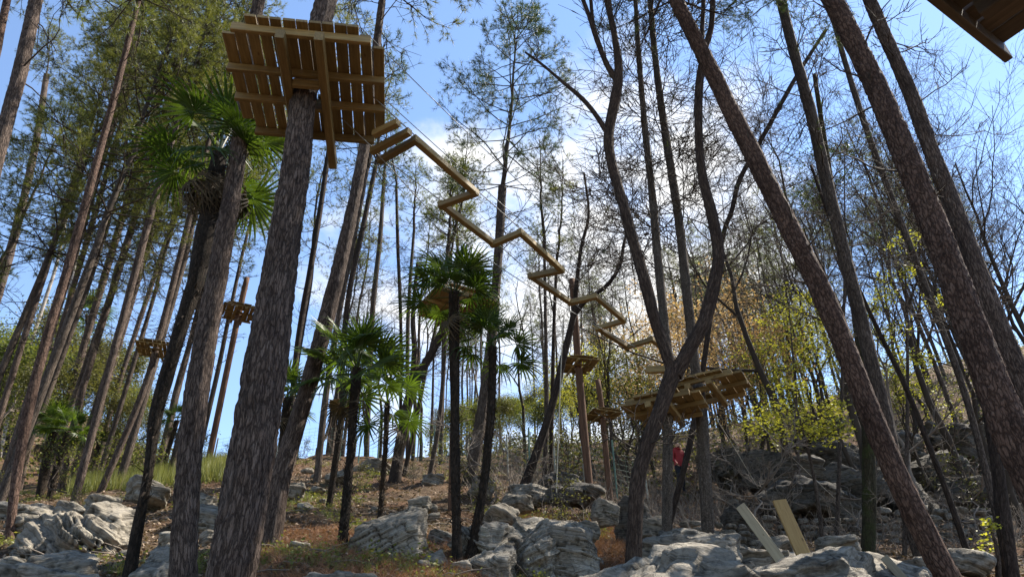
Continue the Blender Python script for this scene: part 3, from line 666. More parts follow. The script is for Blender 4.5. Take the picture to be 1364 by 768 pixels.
def tree(name, label, path, Y=None, group=None, mat=None, top=None, crown=None, cscale=1.0, sides=12, step=0.15, plates=0.0, lump=0.07, flare=0.15,
         limbs=(), bare=None, lean=0.0, cat='tree', seed=1, taper=0.75, leaf=None, pscale=11, wk=1.0):
    path = [(a, b, w*wk) for a, b, w in path]; limbs = [[(a, b, w*wk, d) for a, b, w, d in l] for l in limbs]
    if Y is None: Y = hit(path[0][0], path[0][1])[1]
    PR = ground_path(path3(path, Y, lean))
    if top is not None and PR[-1][2] < top:
        d = PR[-1]-PR[-2]; d = d/np.linalg.norm(d[:3]); d[:3] = nrm(d[:3]+np.array([0, 0, 0.12])); k = (top-PR[-1][2])/max(d[2], 0.4)
        r1 = PR[-1][3]
        for q in (0.5, 1.0): PR = np.vstack([PR, [*(PR[-1][:3]+d[:3]*k*0.5), r1*(1-(1-taper)*q)]])
    base = PR[0][:3].copy(); base[2] += 0.25
    t = thing(name, label, cat, base, 0, group)
    T = Trunk(); T.add(PR, sides=sides, step=step, plates=plates, lump=lump, flare=flare, seed=seed, pscale=pscale)
    for lp in limbs:
        LP = np.array([[*at(px, py, Y+dy), w/2/FPX*depth(at(px, py, Y+dy))] for px, py, w, dy in lp])
        T.add(LP, sides=max(6, sides//2 if not plates else sides), step=step, plates=plates, lump=lump, seed=seed+5, pscale=pscale)
    T.obj(mat or M_BARK, t, base)
    if bare:
        b = dict(bare); src = b.pop('src', None)
        me = bare_set(PR, b.pop('n'), seed*13+5, **b); o = link('branches', me, t, -base)
        for lp in limbs:
            LP = np.array([[*at(px, py, Y+dy), w/2/FPX*depth(at(px, py, Y+dy))] for px, py, w, dy in lp])
            bb = dict(bare); bb.pop('src', None); bb['lo'] = 0.15
            link('branches', bare_set(LP, max(3, bb.pop('n')//2), seed*17+9, **bb), t, -base)
    if crown is not None:
        d = Vector(nrm(PR[-1][:3]-PR[-2][:3])); q = Vector((0, 0, 1)).rotation_difference(d) @ Quaternion((0, 0, 1), (seed*2.4) % 6.28)
        link('crown', crown, t, PR[-1][:3]-base-np.array(d)*0.1, q, cscale)
    return t

# --- near pines on the left
B_SPARSE = dict(n=7, lo=0.45, hi=0.95, ln=(0.3, 0.9), subs=3, tw=2)
T1 = tree('pine_tree', 'thick rough barked pine trunk carrying the large square platform', [(306, 775, 74), (322, 690, 71), (340, 580, 67), (353, 490, 62), (366, 400, 53), (381, 300, 45), (393, 230, 41), (405, 130, 36), (420, 60, 32), (434, 0, 29)],
     Y=5.3, top=10.5, crown=CROWN[1], sides=56, step=0.035, plates=0.024, flare=0.12, seed=2, pscale=13, bare=dict(n=7, lo=0.2, hi=0.95, ln=(0.06, 0.2), subs=1, tw=0, thick=0.2))
tree('pine_tree', 'brown pine trunk with a sunlit edge between the blackened palm and thickest pine', [(243, 775, 42), (250, 640, 36), (264, 512, 36), (287, 380, 30), (309, 256, 26), (320, 180, 24), (333, 70, 20), (345, 0, 17)],
     Y=7.0, top=12.5, crown=CROWN[0], sides=44, step=0.04, plates=0.02, seed=3, pscale=13, bare=dict(n=9, lo=0.2, hi=0.95, ln=(0.06, 0.25), subs=1, tw=0, thick=0.2))
tree('pine_tree', 'slimmer pine leaning away from the base of the thickest pine', [(358, 725, 36), (370, 650, 32), (390, 580, 27), (411, 512, 24), (441, 400, 23), (474, 256, 17), (492, 150, 14), (500, 75, 12), (509, 0, 10)],
     top=13.5, crown=CROWN[2], sides=32, step=0.05, plates=0.014, seed=4, bare=dict(n=6, lo=0.75, hi=1, ln=(0.5, 1.5), subs=5, tw=3, tuft=(M_NEEDLED, 0.5)))
# --- left stand
tree('pine_tree', 'big bare trunk edge at the far left with smooth scaly bark', [(-95, 520, 30), (-40, 340, 26), (-2, 200, 24), (28, 90, 23), (48, 0, 21)], Y=7.5, top=12, crown=CROWN[3], sides=32, step=0.05, plates=0.012, seed=5, bare=dict(n=4, lo=0.6, hi=0.95, ln=(0.8, 2.0), subs=3, tw=2))
tree('pine_tree', 'pinkish trunk tip crossing the top corner', [(-150, 480, 24), (-60, 240, 20), (-12, 95, 15), (3, 30, 12), (14, -20, 11)], Y=9, top=15, crown=CROWN[0], sides=16, seed=6, mat=M_BARKR)
tree('pine_tree', 'reddish pine rising beside the flat bedded stones', [(13, 720, 15), (20, 650, 15), (38, 545, 16), (62, 450, 14), (92, 350, 13), (118, 256, 12), (152, 130, 10), (172, 50, 9)], top=15.5, crown=CROWN[0], seed=7, mat=M_BARKR, plates=0.01, sides=24, step=0.06, bare=dict(B_SPARSE))
LS = [  # the stand of leaning pines
 ([(-4, 668, 16), (45, 512, 16), (112, 290, 14), (160, 130, 10), (185, 40, 8)], 'stoutest leaning pine of the left bank with sunlit flaky bark'),
 ([(25, 655, 9), (60, 512, 9), (135, 256, 8), (165, 150, 6)], 'thin leaning pine tight beside the stoutest one of the left bank'),
 ([(66, 645, 13), (97, 512, 12), (173, 256, 10), (215, 120, 8)], 'leaning pine rising right behind the pair of short dark palms'),
 ([(80, 655, 11), (112, 512, 11), (190, 256, 10), (228, 120, 8)], 'leaning pine touching the one behind the short dark palms'),
 ([(98, 672, 13), (140, 512, 12), (205, 270, 11), (240, 150, 8)], 'leaning pine rooted at the top end of the veined outcrop'),
 ([(127, 632, 9), (158, 512, 8), (228, 300, 7), (262, 180, 6)], 'thin leaning pine in the bright bushes of the left crest'),
 ([(-60, 560, 16), (-15, 430, 15), (15, 330, 14), (45, 205, 11), (62, 100, 9)], 'dark pine leaning in beside the big scaly trunk at the far left'),
 ([(112, 628, 7), (148, 500, 7), (195, 340, 6), (235, 210, 5)], 'very thin leaning pine next to the one rooted at the veined outcrop'),
 ([(218, 610, 9), (232, 540, 9), (262, 420, 8), (292, 290, 7), (310, 200, 6)], 'leaning pine almost hidden between the blackened palm and brown pine'),
 ([(-30, 655, 11), (10, 520, 11), (70, 330, 10), (118, 180, 8)], 'leaning pine coming in behind the reddish pine of the left bank'),
]
for k, (p, lab) in enumerate(LS):
    tree('pine_tree', lab, p, group='close stand of leaning pines', top=10.5+(k*37 % 5)*0.9, crown=CROWN[k % 4], cscale=1.0+0.08*(k % 4),
         sides=14, step=0.09, plates=0.008, seed=10+k, bare=dict(n=16, lo=0.35, hi=0.98, ln=(0.5, 1.8), subs=4, tw=3, mat=M_TWIG))
PH = tree('pine_tree', 'slender pine with a small wooden platform on its stem', [(152, 612, 11), (187, 530, 10), (213, 445, 10), (250, 300, 9), (285, 160, 7)], Y=17, top=16, crown=CROWN[1], seed=31, bare=dict(B_SPARSE))
tree('birch_tree', 'thin pale barked tree shining among the leaning pines', [(55, 632, 9), (92, 400, 8), (120, 256, 8), (175, 110, 6)], top=13.5, crown=None, seed=33, mat=M_BARKP, bare=dict(n=14, lo=0.5, hi=1, ln=(0.6, 1.6), subs=5, tw=3, mat=M_TWIGG, ang=(30, 60)))
tree('birch_tree', 'very thin whitish sapling crossing the leaning pines', [(0, 606, 6), (22, 512, 6), (60, 400, 6), (78, 340, 5), (100, 230, 4)], crown=None, seed=34, mat=M_BARKP, bare=dict(n=10, lo=0.5, hi=1, ln=(0.5, 1.3), subs=4, tw=3, mat=M_TWIGG, ang=(30, 60)))
# extra crowns deeper in the left stand
for k, (px, Y, h) in enumerate([(20, 19, 13), (95, 21, 14), (160, 18, 14), (225, 20, 14.5), (-60, 18, 13), (60, 25, 15), (-130, 20, 13), (130, 27, 16), (10, 15, 13)]):
    p = at(px, 640, Y); z0 = gz(p[0], Y); base = np.array([p[0], Y, z0])
    q = ground_path(np.array([[p[0], Y, z0+0.3, 0.11], [p[0]+0.1, Y, z0+h*0.5, 0.09], [p[0], Y+0.1, z0+h*0.62, 0.075]]))
    t = thing('pine_tree', 'slender pine standing deeper inside the stand on the left bank', 'tree', base, 0, 'pines deeper in the left stand')
    T = Trunk(); T.add(q, sides=8, step=0.4, seed=k); T.obj(M_BARKG, t, base)
    link('branches', bare_set(q, 14, 900+k, lo=0.4, hi=1, ln=(0.5, 1.6), subs=4, tw=3), t, -base)
    link('crown', CROWN[(k+1) % 4], t, q[-1][:3]-base, (0, 0, k*1.3), 1.0+0.1*(k % 3))

# --- middle ground stems
MT = [([(385, 606, 9), (395, 470, 9), (415, 350, 9), (430, 256, 8), (445, 150, 6)], 'dark slim pine just beside the thickest trunk', CROWN_FAR[1], 1.3),
      ([(422, 642, 11), (430, 560, 10), (438, 500, 9), (455, 400, 8), (475, 300, 7), (490, 220, 6)], 'dark slim pine rising behind the leaning pine', CROWN_FAR[0], 1.2),
      ([(452, 606, 8), (461, 420, 8), (484, 300, 8), (505, 200, 6)], 'thin pine curving behind the bushy palm', CROWN_FAR[1], 1.1),
      ([(488, 608, 8), (496, 420, 8), (506, 320, 7), (512, 230, 5)], 'thin straight pine behind the fan palm clump', CROWN_FAR[2], 1.1),
      ([(533, 610, 5), (534, 440, 5), (530, 330, 5), (528, 250, 4)], 'very thin straight stem left of the tall palm', CROWN_FAR[0], 0.9),
      ([(543, 612, 6), (543, 450, 6), (546, 380, 5), (552, 300, 4)], 'thin dark stem close beside a twin stem', CROWN_FAR[2], 0.8),
      ([(538, 634, 7), (556, 550, 7), (570, 480, 5), (588, 400, 4), (600, 320, 3)], 'thin stem leaning out beside the forked leaning tree', CROWN_FAR[1], 0.8),
      ([(724, 652, 7), (728, 560, 7), (727, 450, 5), (725, 330, 4)], 'straight thin stem behind the white rope', CROWN_FAR[0], 0.9),
      ([(733, 652, 6), (735, 560, 6), (738, 430, 5), (742, 340, 4)], 'thin stem paired with a straight one by the rope', CROWN_FAR[1], 0.7),
      ([(571, 640, 7), (585, 560, 7), (592, 470, 6), (596, 330, 5)], 'thin stem right behind the platform pole', CROWN_FAR[2], 0.9)]
for k, (p, lab, c, s) in enumerate(MT):
    tree('pine_tree', lab, p, crown=c, cscale=s, seed=40+k, mat=M_BARKD if k % 2 == 0 else M_BARKG, sides=10, step=0.2, bare=dict(n=10, lo=0.4, hi=1, ln=(0.4, 1.4), subs=4, tw=3))
tree('leaning_tree', 'dark tree leaning right with a forked top near the crest', [(526, 642, 19), (535, 580, 15), (549, 520, 14), (585, 450, 11), (600, 405, 8), (612, 350, 5)], mat=M_BARKD, seed=52, sides=14, flare=0.3,
     limbs=[[(548, 522, 9, 0), (552, 470, 8, 0), (550, 420, 6, 0.2), (556, 350, 4, 0.4)]], bare=dict(n=9, lo=0.4, hi=1, ln=(0.4, 1.3), subs=4, tw=3, mat=M_TWIG, ang=(30, 70)))
tree('pine_tree', 'tall open crowned pine standing alone against the blue sky', [(624, 648, 21), (640, 560, 17), (655, 450, 15), (663, 350, 13), (669, 250, 12)], Y=18, crown=CROWN_OPEN[0], cscale=1.12, mat=M_BARKG, seed=53, plates=0.012, sides=22, step=0.08,
     bare=dict(n=8, lo=0.62, hi=1, ln=(0.6, 2.2), subs=6, tw=3, tuft=(M_NEEDLED, 0.6), ang=(50, 85), trop=0.05))
tree('bare_tree', 'leaning bare tree whose crooked limbs reach over the zigzag beams', [(688, 672, 16), (712, 610, 13), (735, 540, 11), (752, 470, 10), (765, 415, 9), (768, 380, 7), (774, 330, 5), (784, 285, 4), (778, 230, 3)], mat=M_BARKD, seed=54, sides=12, flare=0.3,
     limbs=[[(764, 420, 8, 0), (782, 398, 7, 0), (806, 382, 6, 0.2), (825, 355, 5, 0.2), (832, 320, 4, 0.3), (842, 290, 3, 0.4)]], bare=dict(n=24, lo=0.5, hi=1, ln=(0.6, 2.4), subs=7, tw=5, mat=M_TWIG, ang=(25, 65)))

# --- forked tree and the two platform trunks
tree('forked_tree', 'dark twisted tree forking into two wide limbs in front of the twin platforms', [(845, 740, 27), (848, 660, 26), (858, 605, 25), (876, 555, 26), (892, 510, 29), (899, 487, 26)], Y=8.9, mat=M_BARKF, seed=60, wk=0.86, sides=26, step=0.05, plates=0.007, flare=0.12, lump=0.10, pscale=26,
     limbs=[[(897, 498, 20, 0), (886, 465, 19, 0), (872, 425, 18, 0), (858, 370, 18, 0), (843, 320, 17, 0), (828, 265, 16, 0), (813, 210, 16, 0), (811, 175, 16, 0), (820, 130, 16, 0), (824, 95, 13, 0), (819, 50, 10, 0), (809, 0, 10, 0), (800, -60, 8, 0)],
            [(899, 500, 21, 0), (916, 468, 22, 0), (937, 430, 21, 0), (952, 375, 20, 0), (957, 335, 18, 0), (948, 285, 17, 0), (936, 235, 15, 0), (931, 190, 13, 0), (931, 120, 12, 0), (938, 70, 11, 0), (948, 30, 9, 0), (950, -40, 7, 0)],
            [(823, 110, 10, 0), (808, 85, 9, 0), (796, 55, 8, 0), (786, 25, 7, 0), (772, -12, 6, 0)], [(797, 58, 7, 0), (790, 30, 6, 0), (786, -10, 5, 0)],
            [(812, 182, 9, 0), (795, 155, 8, 0), (776, 132, 7, 0.1), (748, 108, 5, 0.2), (722, 86, 4, 0.3), (700, 70, 3, 0.4)],
            [(934, 60, 8, 0), (936, 25, 7, 0), (938, -20, 6, 0)]],
     bare=dict(n=6, lo=0.3, hi=1, ln=(0.3, 1.1), subs=4, tw=3, mat=M_TWIG, ang=(40, 75), thick=0.13))
BD = dict(n=40, lo=0.38, hi=0.99, ln=(0.7, 2.2), subs=8, tw=5, ang=(50, 85), trop=0.03, mat=M_TWIG)
TA = tree('pine_tree', 'grey ringed trunk under the lower of the twin platforms', [(888, 745, 16), (889, 650, 15), (890, 560, 14), (892, 500, 13), (884, 420, 13), (876, 340, 12), (868, 250, 11), (858, 160, 9), (850, 60, 7), (846, -10, 6)], Y=10.3, top=15, mat=M_BARKL, seed=61, sides=18, step=0.06, plates=0.006,
          crown=CROWN_OPEN[1], cscale=0.8, bare=dict(BD))
TB = tree('pine_tree', 'straight grey trunk under the upper of the twin platforms', [(946, 760, 19), (940, 650, 18), (934, 545, 17), (925, 480, 15), (916, 400, 14), (905, 300, 13), (893, 220, 12), (882, 150, 11), (872, 70, 9), (866, 0, 8)], Y=10.7, top=15.5, mat=M_BARKL, seed=62, sides=20, step=0.06, plates=0.006,
          crown=CROWN_OPEN[1], cscale=0.85, bare=dict(BD, n=44, tuft=(M_NEEDLED, 0.12)))

# --- right side pines
SB = dict(n=14, lo=0.45, hi=0.98, ln=(0.15, 0.9), subs=2, tw=2, thick=0.14, ang=(50, 90))
tree('pine_tree', 'red barked pine leaning across the slope with a bright rim', [(1272, 790, 42), (1222, 690, 39), (1180, 600, 36), (1132, 480, 34), (1095, 390, 32), (1060, 320, 30), (1010, 220, 27), (965, 130, 24), (940, 80, 23), (900, 0, 20)], Y=8.3, top=11.5, crown=CROWN_OPEN[1], mat=M_BARKR, seed=63, sides=44, step=0.035, plates=0.017, bare=dict(SB))
tree('pine_tree', 'darker pine standing close behind the leaning red one', [(1248, 800, 30), (1215, 700, 26), (1193, 620, 23), (1170, 520, 22), (1140, 400, 21), (1105, 260, 19), (1080, 150, 17), (1055, 60, 15), (1040, 0, 14)], Y=10.8, top=15, crown=CROWN_OPEN[0], cscale=0.8, mat=M_BARKG, seed=64, sides=28, step=0.06, plates=0.012, bare=dict(SB, n=22, ln=(0.3, 1.6), subs=5, tw=3, tuft=(M_NEEDLED, 0.3)))
tree('pine_tree', 'thickest red pine on the right with scaly plates', [(1470, 860, 70), (1402, 700, 64), (1345, 570, 58), (1292, 430, 49), (1240, 290, 41), (1182, 150, 35), (1140, 60, 31), (1108, 0, 28)], Y=6.6, top=10.5, crown=CROWN_OPEN[0], cscale=0.9, mat=M_BARKR, seed=65, sides=52, step=0.035, plates=0.022, bare=dict(SB))
tree('pine_tree', 'brown pine slanting beside the thickest red pine', [(1450, 700, 44), (1380, 550, 39), (1328, 430, 34), (1272, 280, 27), (1240, 200, 24), (1215, 130, 22), (1180, 50, 20), (1158, 0, 19)], Y=8.6, top=13, crown=CROWN_OPEN[1], mat=M_BARK, seed=66, sides=36, step=0.045, plates=0.016, bare=dict(SB, n=18, ln=(0.2, 1.5), subs=4, tw=3))
tree('broadleaf_tree', 'mossy dark trunk rising behind the leaning red pine', [(1156, 742, 21), (1158, 660, 20), (1156, 580, 18), (1150, 500, 16), (1138, 400, 13), (1115, 300, 11), (1100, 200, 9), (1085, 100, 6)], Y=13.5, mat=M_BARKM, seed=67, sides=16, lump=0.12, bare=dict(n=12, lo=0.4, hi=1, ln=(0.6, 2.4), subs=6, tw=4, mat=M_TWIG, ang=(25, 60)))
tree('broadleaf_tree', 'dark brown trunk half hidden behind the thickest red pine', [(1350, 790, 27), (1336, 680, 24), (1325, 600, 20), (1305, 500, 15), (1270, 400, 12), (1230, 300, 9), (1205, 200, 6)], Y=11, mat=M_BARKD, seed=68, sides=16, lump=0.12, bare=dict(n=12, lo=0.4, hi=1, ln=(0.6, 2.0), subs=6, tw=4, ang=(25, 60)))
tree('sapling_tree', 'thin dark stem slanting between the leaning red pine and thickest red pine', [(1300, 770, 10), (1270, 680, 10), (1240, 600, 9), (1205, 512, 8), (1170, 440, 7), (1120, 330, 6), (1080, 220, 4)], Y=12, mat=M_BARKD, seed=69, bare=dict(n=12, lo=0.4, hi=1, ln=(0.5, 1.6), subs=5, tw=4, ang=(25, 60)))
tree('sapling_tree', 'slim straight stem running close under the thickest red pine', [(1330, 700, 12), (1290, 540, 11), (1240, 400, 10), (1190, 270, 10), (1150, 160, 9), (1122, 70, 8), (1100, -10, 7)], Y=13, top=17, mat=M_BARKG, seed=70, bare=dict(n=12, lo=0.4, hi=1, ln=(0.5, 1.6), subs=5, tw=4, ang=(25, 60)))
tree('bare_tree', 'bare tree whose long limb crosses behind the leaning red pine', [(905, 640, 9), (925, 560, 9), (960, 330, 7), (975, 280, 7), (985, 240, 7), (1012, 190, 7), (1045, 130, 7), (1065, 95, 6), (1100, 40, 5)], Y=14, mat=M_BARKD, seed=71, sides=10, bare=dict(n=26, lo=0.4, hi=1, ln=(0.6, 2.6), subs=7, tw=5, ang=(30, 65)))

# ------------------------------------------------------------------ bare and leafy broadleaf prototypes
def broad(seed, H=10, leaf=None, nleaf=0, lsize=0.07, l1=9, l2=6, l3=5, l4=4, spread=1.0, tmat=None, r0=0.09, lspread=0.16, upw=0.06):
    g = np.random.default_rng(seed); geo = Geo(); K = 12
    z = np.linspace(0, H*0.75, K); ax = np.stack([np.cumsum(g.normal(0, 0.10, K)), np.cumsum(g.normal(0, 0.10, K)), z], 1); ax[:2, :2] = 0
    ar = np.linspace(r0, r0*0.15, K)[None]; P = ax[None]
    tubes(geo, P, ar, 7, 0)
    tr = geo.build('trunk', [tmat or M_TWIG]); geo = Geo()
    P1, R1, _ = grow(P, ar, l1, 0.35, 1, (25, 60), (H*0.22*spread, H*0.42*spread), 7, upw, 0.14, 0.6, 0.25, g, lambda t: 1.25-0.6*t, rmin=0.01); tubes(geo, P1, R1, 5, 0)
    P2, R2, _ = grow(P1, R1, l2, 0.25, 1, (25, 60), (H*0.08, H*0.18), 5, upw, 0.16, 0.6, 0.3, g, rmin=0.006); tubes(geo, P2, R2, 4, 0)
    P3, R3, _ = grow(P2, R2, l3, 0.25, 1, (20, 60), (H*0.035, H*0.09), 4, upw, 0.18, 0.6, 0.4, g, rmin=0.004); tubes(geo, P3, R3, 3, 0)
    if l4:
        P4, R4, _ = grow(P3, R3, l4, 0.3, 1, (20, 55), (H*0.015, H*0.045), 3, upw, 0.18, 0.6, 0.5, g, rmin=0.003); tubes(geo, P4, R4, 3, 0)
    else: P4 = P3
    if leaf:
        leaves(geo, P4[:, -1], nleaf, lsize, 1, lspread, g)
        return tr, geo.build('crown', [tmat or M_TWIG, leaf])
    return tr, geo.build('crown', [tmat or M_TWIG])
BARE = [broad(301, 11), broad(302, 12, spread=0.8), broad(303, 9, spread=1.1, tmat=M_TWIGG), broad(304, 13, spread=0.7, l1=11)]
ORANGE = [broad(311, 9, M_LEAFO, 3, 0.13, l4=3, lspread=0.2), broad(312, 8, M_LEAFO, 3, 0.13, l4=3, lspread=0.2)]
YELLOW = [broad(321, 8, M_LEAFY, 3, 0.10, l4=3), broad(322, 7, M_LEAFG, 6, 0.12, l4=3)]
OLIVE = [broad(331, 7, M_LEAFG, 8, 0.14, l4=3, lspread=0.25), broad(332, 6, M_NEEDLEY, 8, 0.13, l4=3, tmat=M_TWIGG, lspread=0.25)]
SHRUB = [broad(341, 1.9, None, 0, l1=9, l2=5, l3=4, l4=0, r0=0.02, spread=1.2, tmat=M_TWIGG), broad(342, 1.6, M_LEAFG, 2, 0.06, l1=9, l2=5, l3=4, l4=0, r0=0.018, spread=1.2, lspread=0.06), broad(343, 1.4, M_NEEDLEY, 3, 0.05, l1=8, l2=5, l3=4, l4=0, r0=0.016, spread=1.2, lspread=0.06)]
def stand(proto, name, label, group, px, Y, s, rz, cat='tree', py=None, sink=0.05, tilt=0.0):
    p = at(px, 620 if py is None else py, Y); z = gz(p[0], Y)
    t = thing(name, label, cat, (p[0], Y, z-sink), rz, group); t.scale = (s, s, s); t.rotation_euler = (tilt, 0, rz)
    link('trunk', proto[0], t); link('crown', proto[1], t); return t
g_ = random.Random(21)
for px, Y, s in [(1010, 26, 1.15), (1070, 30, 1.2), (1115, 24, 1.15), (1180, 30, 1.3), (1230, 26, 1.2), (1290, 22, 1.15), (1340, 24, 1.3), (1380, 19, 1.2), (1260, 33, 1.3), (1330, 31, 1.35), (970, 34, 1.3), (1150, 21, 1.0), (1400, 28, 1.4), (1060, 22, 0.95), (1440, 22, 1.3), (1300, 17, 0.95), (1200, 18, 0.9), (1330, 17, 1.25), (1400, 16, 1.3), (1275, 20, 1.4), (1370, 20, 1.5), (1045, 20, 1.5), (1145, 18, 1.4)]:
    stand(BARE[g_.randrange(4)], 'bare_tree', 'leafless grey tree with fine upswept twigs on the right hillside', 'leafless trees on the right hillside', px, Y, s, g_.uniform(0, 6))
for px, Y, s in [(780, 27, 0.9), (830, 24, 0.95), (700, 30, 1.0), (860, 30, 1.1), (640, 32, 1.0), (560, 27, 0.85), (505, 29, 0.9), (470, 26, 0.8), (420, 30, 0.9)]:
    stand(BARE[g_.randrange(4)], 'bare_tree', 'leafless twiggy tree beyond the poles along the crest', 'leafless trees along the crest', px, Y, s, g_.uniform(0, 6))
for px, Y, s in [(955, 23, 0.85), (1000, 26, 1.0), (930, 29, 1.0), (1040, 29, 1.0), (985, 32, 1.1), (900, 26, 0.8), (1020, 22, 0.75), (860, 30, 0.85)]:
    stand(ORANGE[g_.randrange(2)], 'autumn_tree', 'tree with sparse orange and tan leaves behind the upper platform', 'orange leaved trees', px, Y, s, g_.uniform(0, 6))
for px, Y, s in [(1045, 21, 0.8), (1100, 23, 0.95), (1085, 27, 1.05), (1195, 22, 0.85), (1240, 21, 0.8), (1150, 26, 1.0)]:
    stand(YELLOW[0], 'young_leaf_tree', 'tree with fresh yellow green leaves among the leaning red pines', 'fresh leaved trees on the right slope', px, Y, s, g_.uniform(0, 6))
for px, Y, s in [(745, 26, 0.6), (790, 24, 0.7), (840, 25, 0.8), (870, 28, 0.85), (815, 30, 0.75), (760, 34, 0.65), (900, 33, 0.8)]:
    stand(YELLOW[g_.randrange(2)], 'yellow_tree', 'small yellowish leafed tree behind the slim poles', 'yellowish trees behind the poles', px, Y, s, g_.uniform(0, 6))
for px, Y, s in [(q[0], q[1], q[2]*0.58) for q in [(640, 32, 0.9), (680, 36, 1.0), (610, 36, 0.9), (720, 40, 1.1), (770, 44, 1.2), (650, 44, 1.1), (590, 42, 0.9), (700, 50, 1.3), (830, 48, 1.3), (900, 50, 1.2), (665, 29, 0.8), (735, 33, 0.95), (795, 37, 1.1), (860, 40, 1.15), (620, 48, 1.2), (755, 52, 1.4), (800, 55, 1.4), (870, 58, 1.5), (940, 52, 1.1), (680, 58, 1.4), (580, 52, 1.0)]]:
    stand(OLIVE[g_.randrange(2)], 'olive_tree', 'hazy olive green tree on the hill behind the wire fence', 'olive trees on the back hill', px, Y, s, g_.uniform(0, 6))
for px, Y, s in [(10, 34, 1.2), (50, 40, 1.2), (90, 36, 1.0), (120, 44, 1.2), (150, 40, 0.9), (0, 48, 1.5), (60, 54, 1.5), (-30, 30, 1.2), (110, 55, 1.3), (170, 50, 0.9), (-60, 40, 1.5), (30, 28, 0.8), (140, 30, 0.6), (190, 34, 0.5)]:
    stand(OLIVE[g_.randrange(2)], 'olive_tree', 'bushy olive green tree on the hill beyond the leaning pines', 'olive trees on the left hill', px, Y, s, g_.uniform(0, 6))
# far pine poles on the hill crest
FP = []
for k, c in enumerate(CROWN_FAR):
    g = np.random.default_rng(70+k); geo = Geo(); H = 7.5+k
    ax = np.stack([np.cumsum(g.normal(0, 0.04, 8)), np.cumsum(g.normal(0, 0.04, 8)), np.linspace(-0.3, H, 8)], 1)
    PRx = np.hstack([ax, np.linspace(0.10, 0.06, 8)[:, None]]); T = Trunk(); T.add(PRx, sides=7, step=0.5)
    me = mesh('trunk', np.concatenate(T.V), [np.concatenate(T.q), np.concatenate(T.c)], M_BARKG, None, True, {'bp': np.concatenate(T.b)})
    FP.append((me, bare_set(PRx, 14, 80+k, lo=0.35, hi=1, ln=(0.4, 1.1), subs=3, tw=2, mat=M_TWIG), c, ax[-1]))
def far_pine(px, Y, s, label, group):
    k = g_.randrange(3); p = at(px, 600, Y); tr, br, c, e = FP[k]
    t = thing('pine_tree', label, 'tree', (p[0], Y, gz(p[0], Y)), g_.uniform(0, 6), group); t.scale = (s, s, s*g_.uniform(0.95, 1.2))
    link('trunk', tr, t); link('branches', br, t); link('crown', c, t, e)
for i in range(46): far_pine(g_.uniform(930, 1100), g_.uniform(36, 60), g_.uniform(0.75, 1.1), 'thin straight pine on the skyline behind the orange leaved trees', 'thin pines on the right skyline')
for i in range(24): far_pine(g_.uniform(590, 900), g_.uniform(36, 60), g_.uniform(0.75, 1.05), 'thin straight pine in the wood beyond the wire fence', 'thin pines beyond the fence')
for i in range(9): far_pine(g_.uniform(370, 610), g_.uniform(27, 36), g_.uniform(0.8, 1.15), 'thin pine against the pale sky along the crest', 'thin pines along the crest')
for i in range(34): far_pine(g_.uniform(1080, 1420), g_.uniform(26, 55), g_.uniform(0.8, 1.2), 'thin pine on the shaded hillside behind the red pines', 'thin pines on the shaded hillside')
for i in range(4): far_pine(g_.uniform(200, 270), g_.uniform(20, 27), g_.uniform(0.9, 1.2), 'thin pine on the crest behind the thickest trunk', 'thin pines on the left crest')

# fresh leaf sprays: shrub layer near the red pine
def spray_tree(label, px, py, Y, seed, pads, leaf=M_LEAFY):
    """thin stem with flat layered pads of leaves; pads in pixels"""
    b = hit(px, py) if Y is None else np.array([at(px, py, Y)[0], Y, 0]); Y = b[1]; g = np.random.default_rng(seed)
    b[2] = gz(b[0], b[1]); tops = [at(x, y, Y+g.uniform(-.6, .6)) for x, y, r in pads]
    hi = max(tops, key=lambda q: q[2]); t = thing('young_leaf_tree', label, 'tree', b)
    T = Trunk(); st = np.array([[*(b-[0, 0, 0.2]), 0.05], [*(b*0.5+hi*0.5+[0.1, 0, 0]), 0.035], [*hi, 0.012]]); T.add(st, sides=8, step=0.2); T.obj(M_BARKG, t, b)
    geo = Geo(); C = catmull(st, 30)
    for (x, y, r), q in zip(pads, tops):
        rad = r/FPX*depth(q)
        j = np.argmin(np.abs(C[:, 2]-(q[2]-0.35*np.linalg.norm(q[:2]-b[:2])))); s0 = C[j, :3]
        m = (s0+q)/2+[0, 0, -0.05]; P = np.array([[s0, m, q]]); tubes(geo, P, np.array([[0.014, 0.01, 0.006]]), 4, 0)
        P1, R1, _ = grow(P, np.array([[0.014, 0.01, 0.006]]), 12, 0.45, 1, (35, 80), (rad*0.5, rad*1.1), 5, 0, 0.15, 0.6, 0.4, g); P1[:, :, 2] = (P1[:, :, 2]-q[2])*0.35+q[2]
        tubes(geo, P1, R1, 3, 0)
        P2, R2, _ = grow(P1, R1, 5, 0.3, 1, (30, 60), (rad*0.15, rad*0.35), 3, 0, 0.15, 0.6, 0.5, g); P2[:, :, 2] = (P2[:, :, 2]-q[2])*0.6+q[2]; tubes(geo, P2, R2, 3, 0)
        leaves(geo, P2[:, -1], max(1, min(5, int(r/8))), 0.075, 1, 0.07, g, 0.3)
    o = link('crown', geo.build('crown', [M_TWIG, leaf]), t, -b)
spray_tree('slender tree with layered bright yellow green sprays over the boulders', 1085, 690, 13.5, 5, [(1040, 548, 42), (1085, 560, 40), (1060, 572, 45), (1110, 540, 35), (1010, 570, 30), (1095, 580, 38), (1055, 520, 30), (1120, 565, 25)])
spray_tree('thin tree with yellow green leaf sprays high between the leaning trunks', 1185, 690, 14, 6, [(1175, 390, 30), (1195, 365, 30), (1205, 320, 24), (1190, 440, 28), (1225, 480, 26), (1160, 410, 24), (1250, 400, 20)])
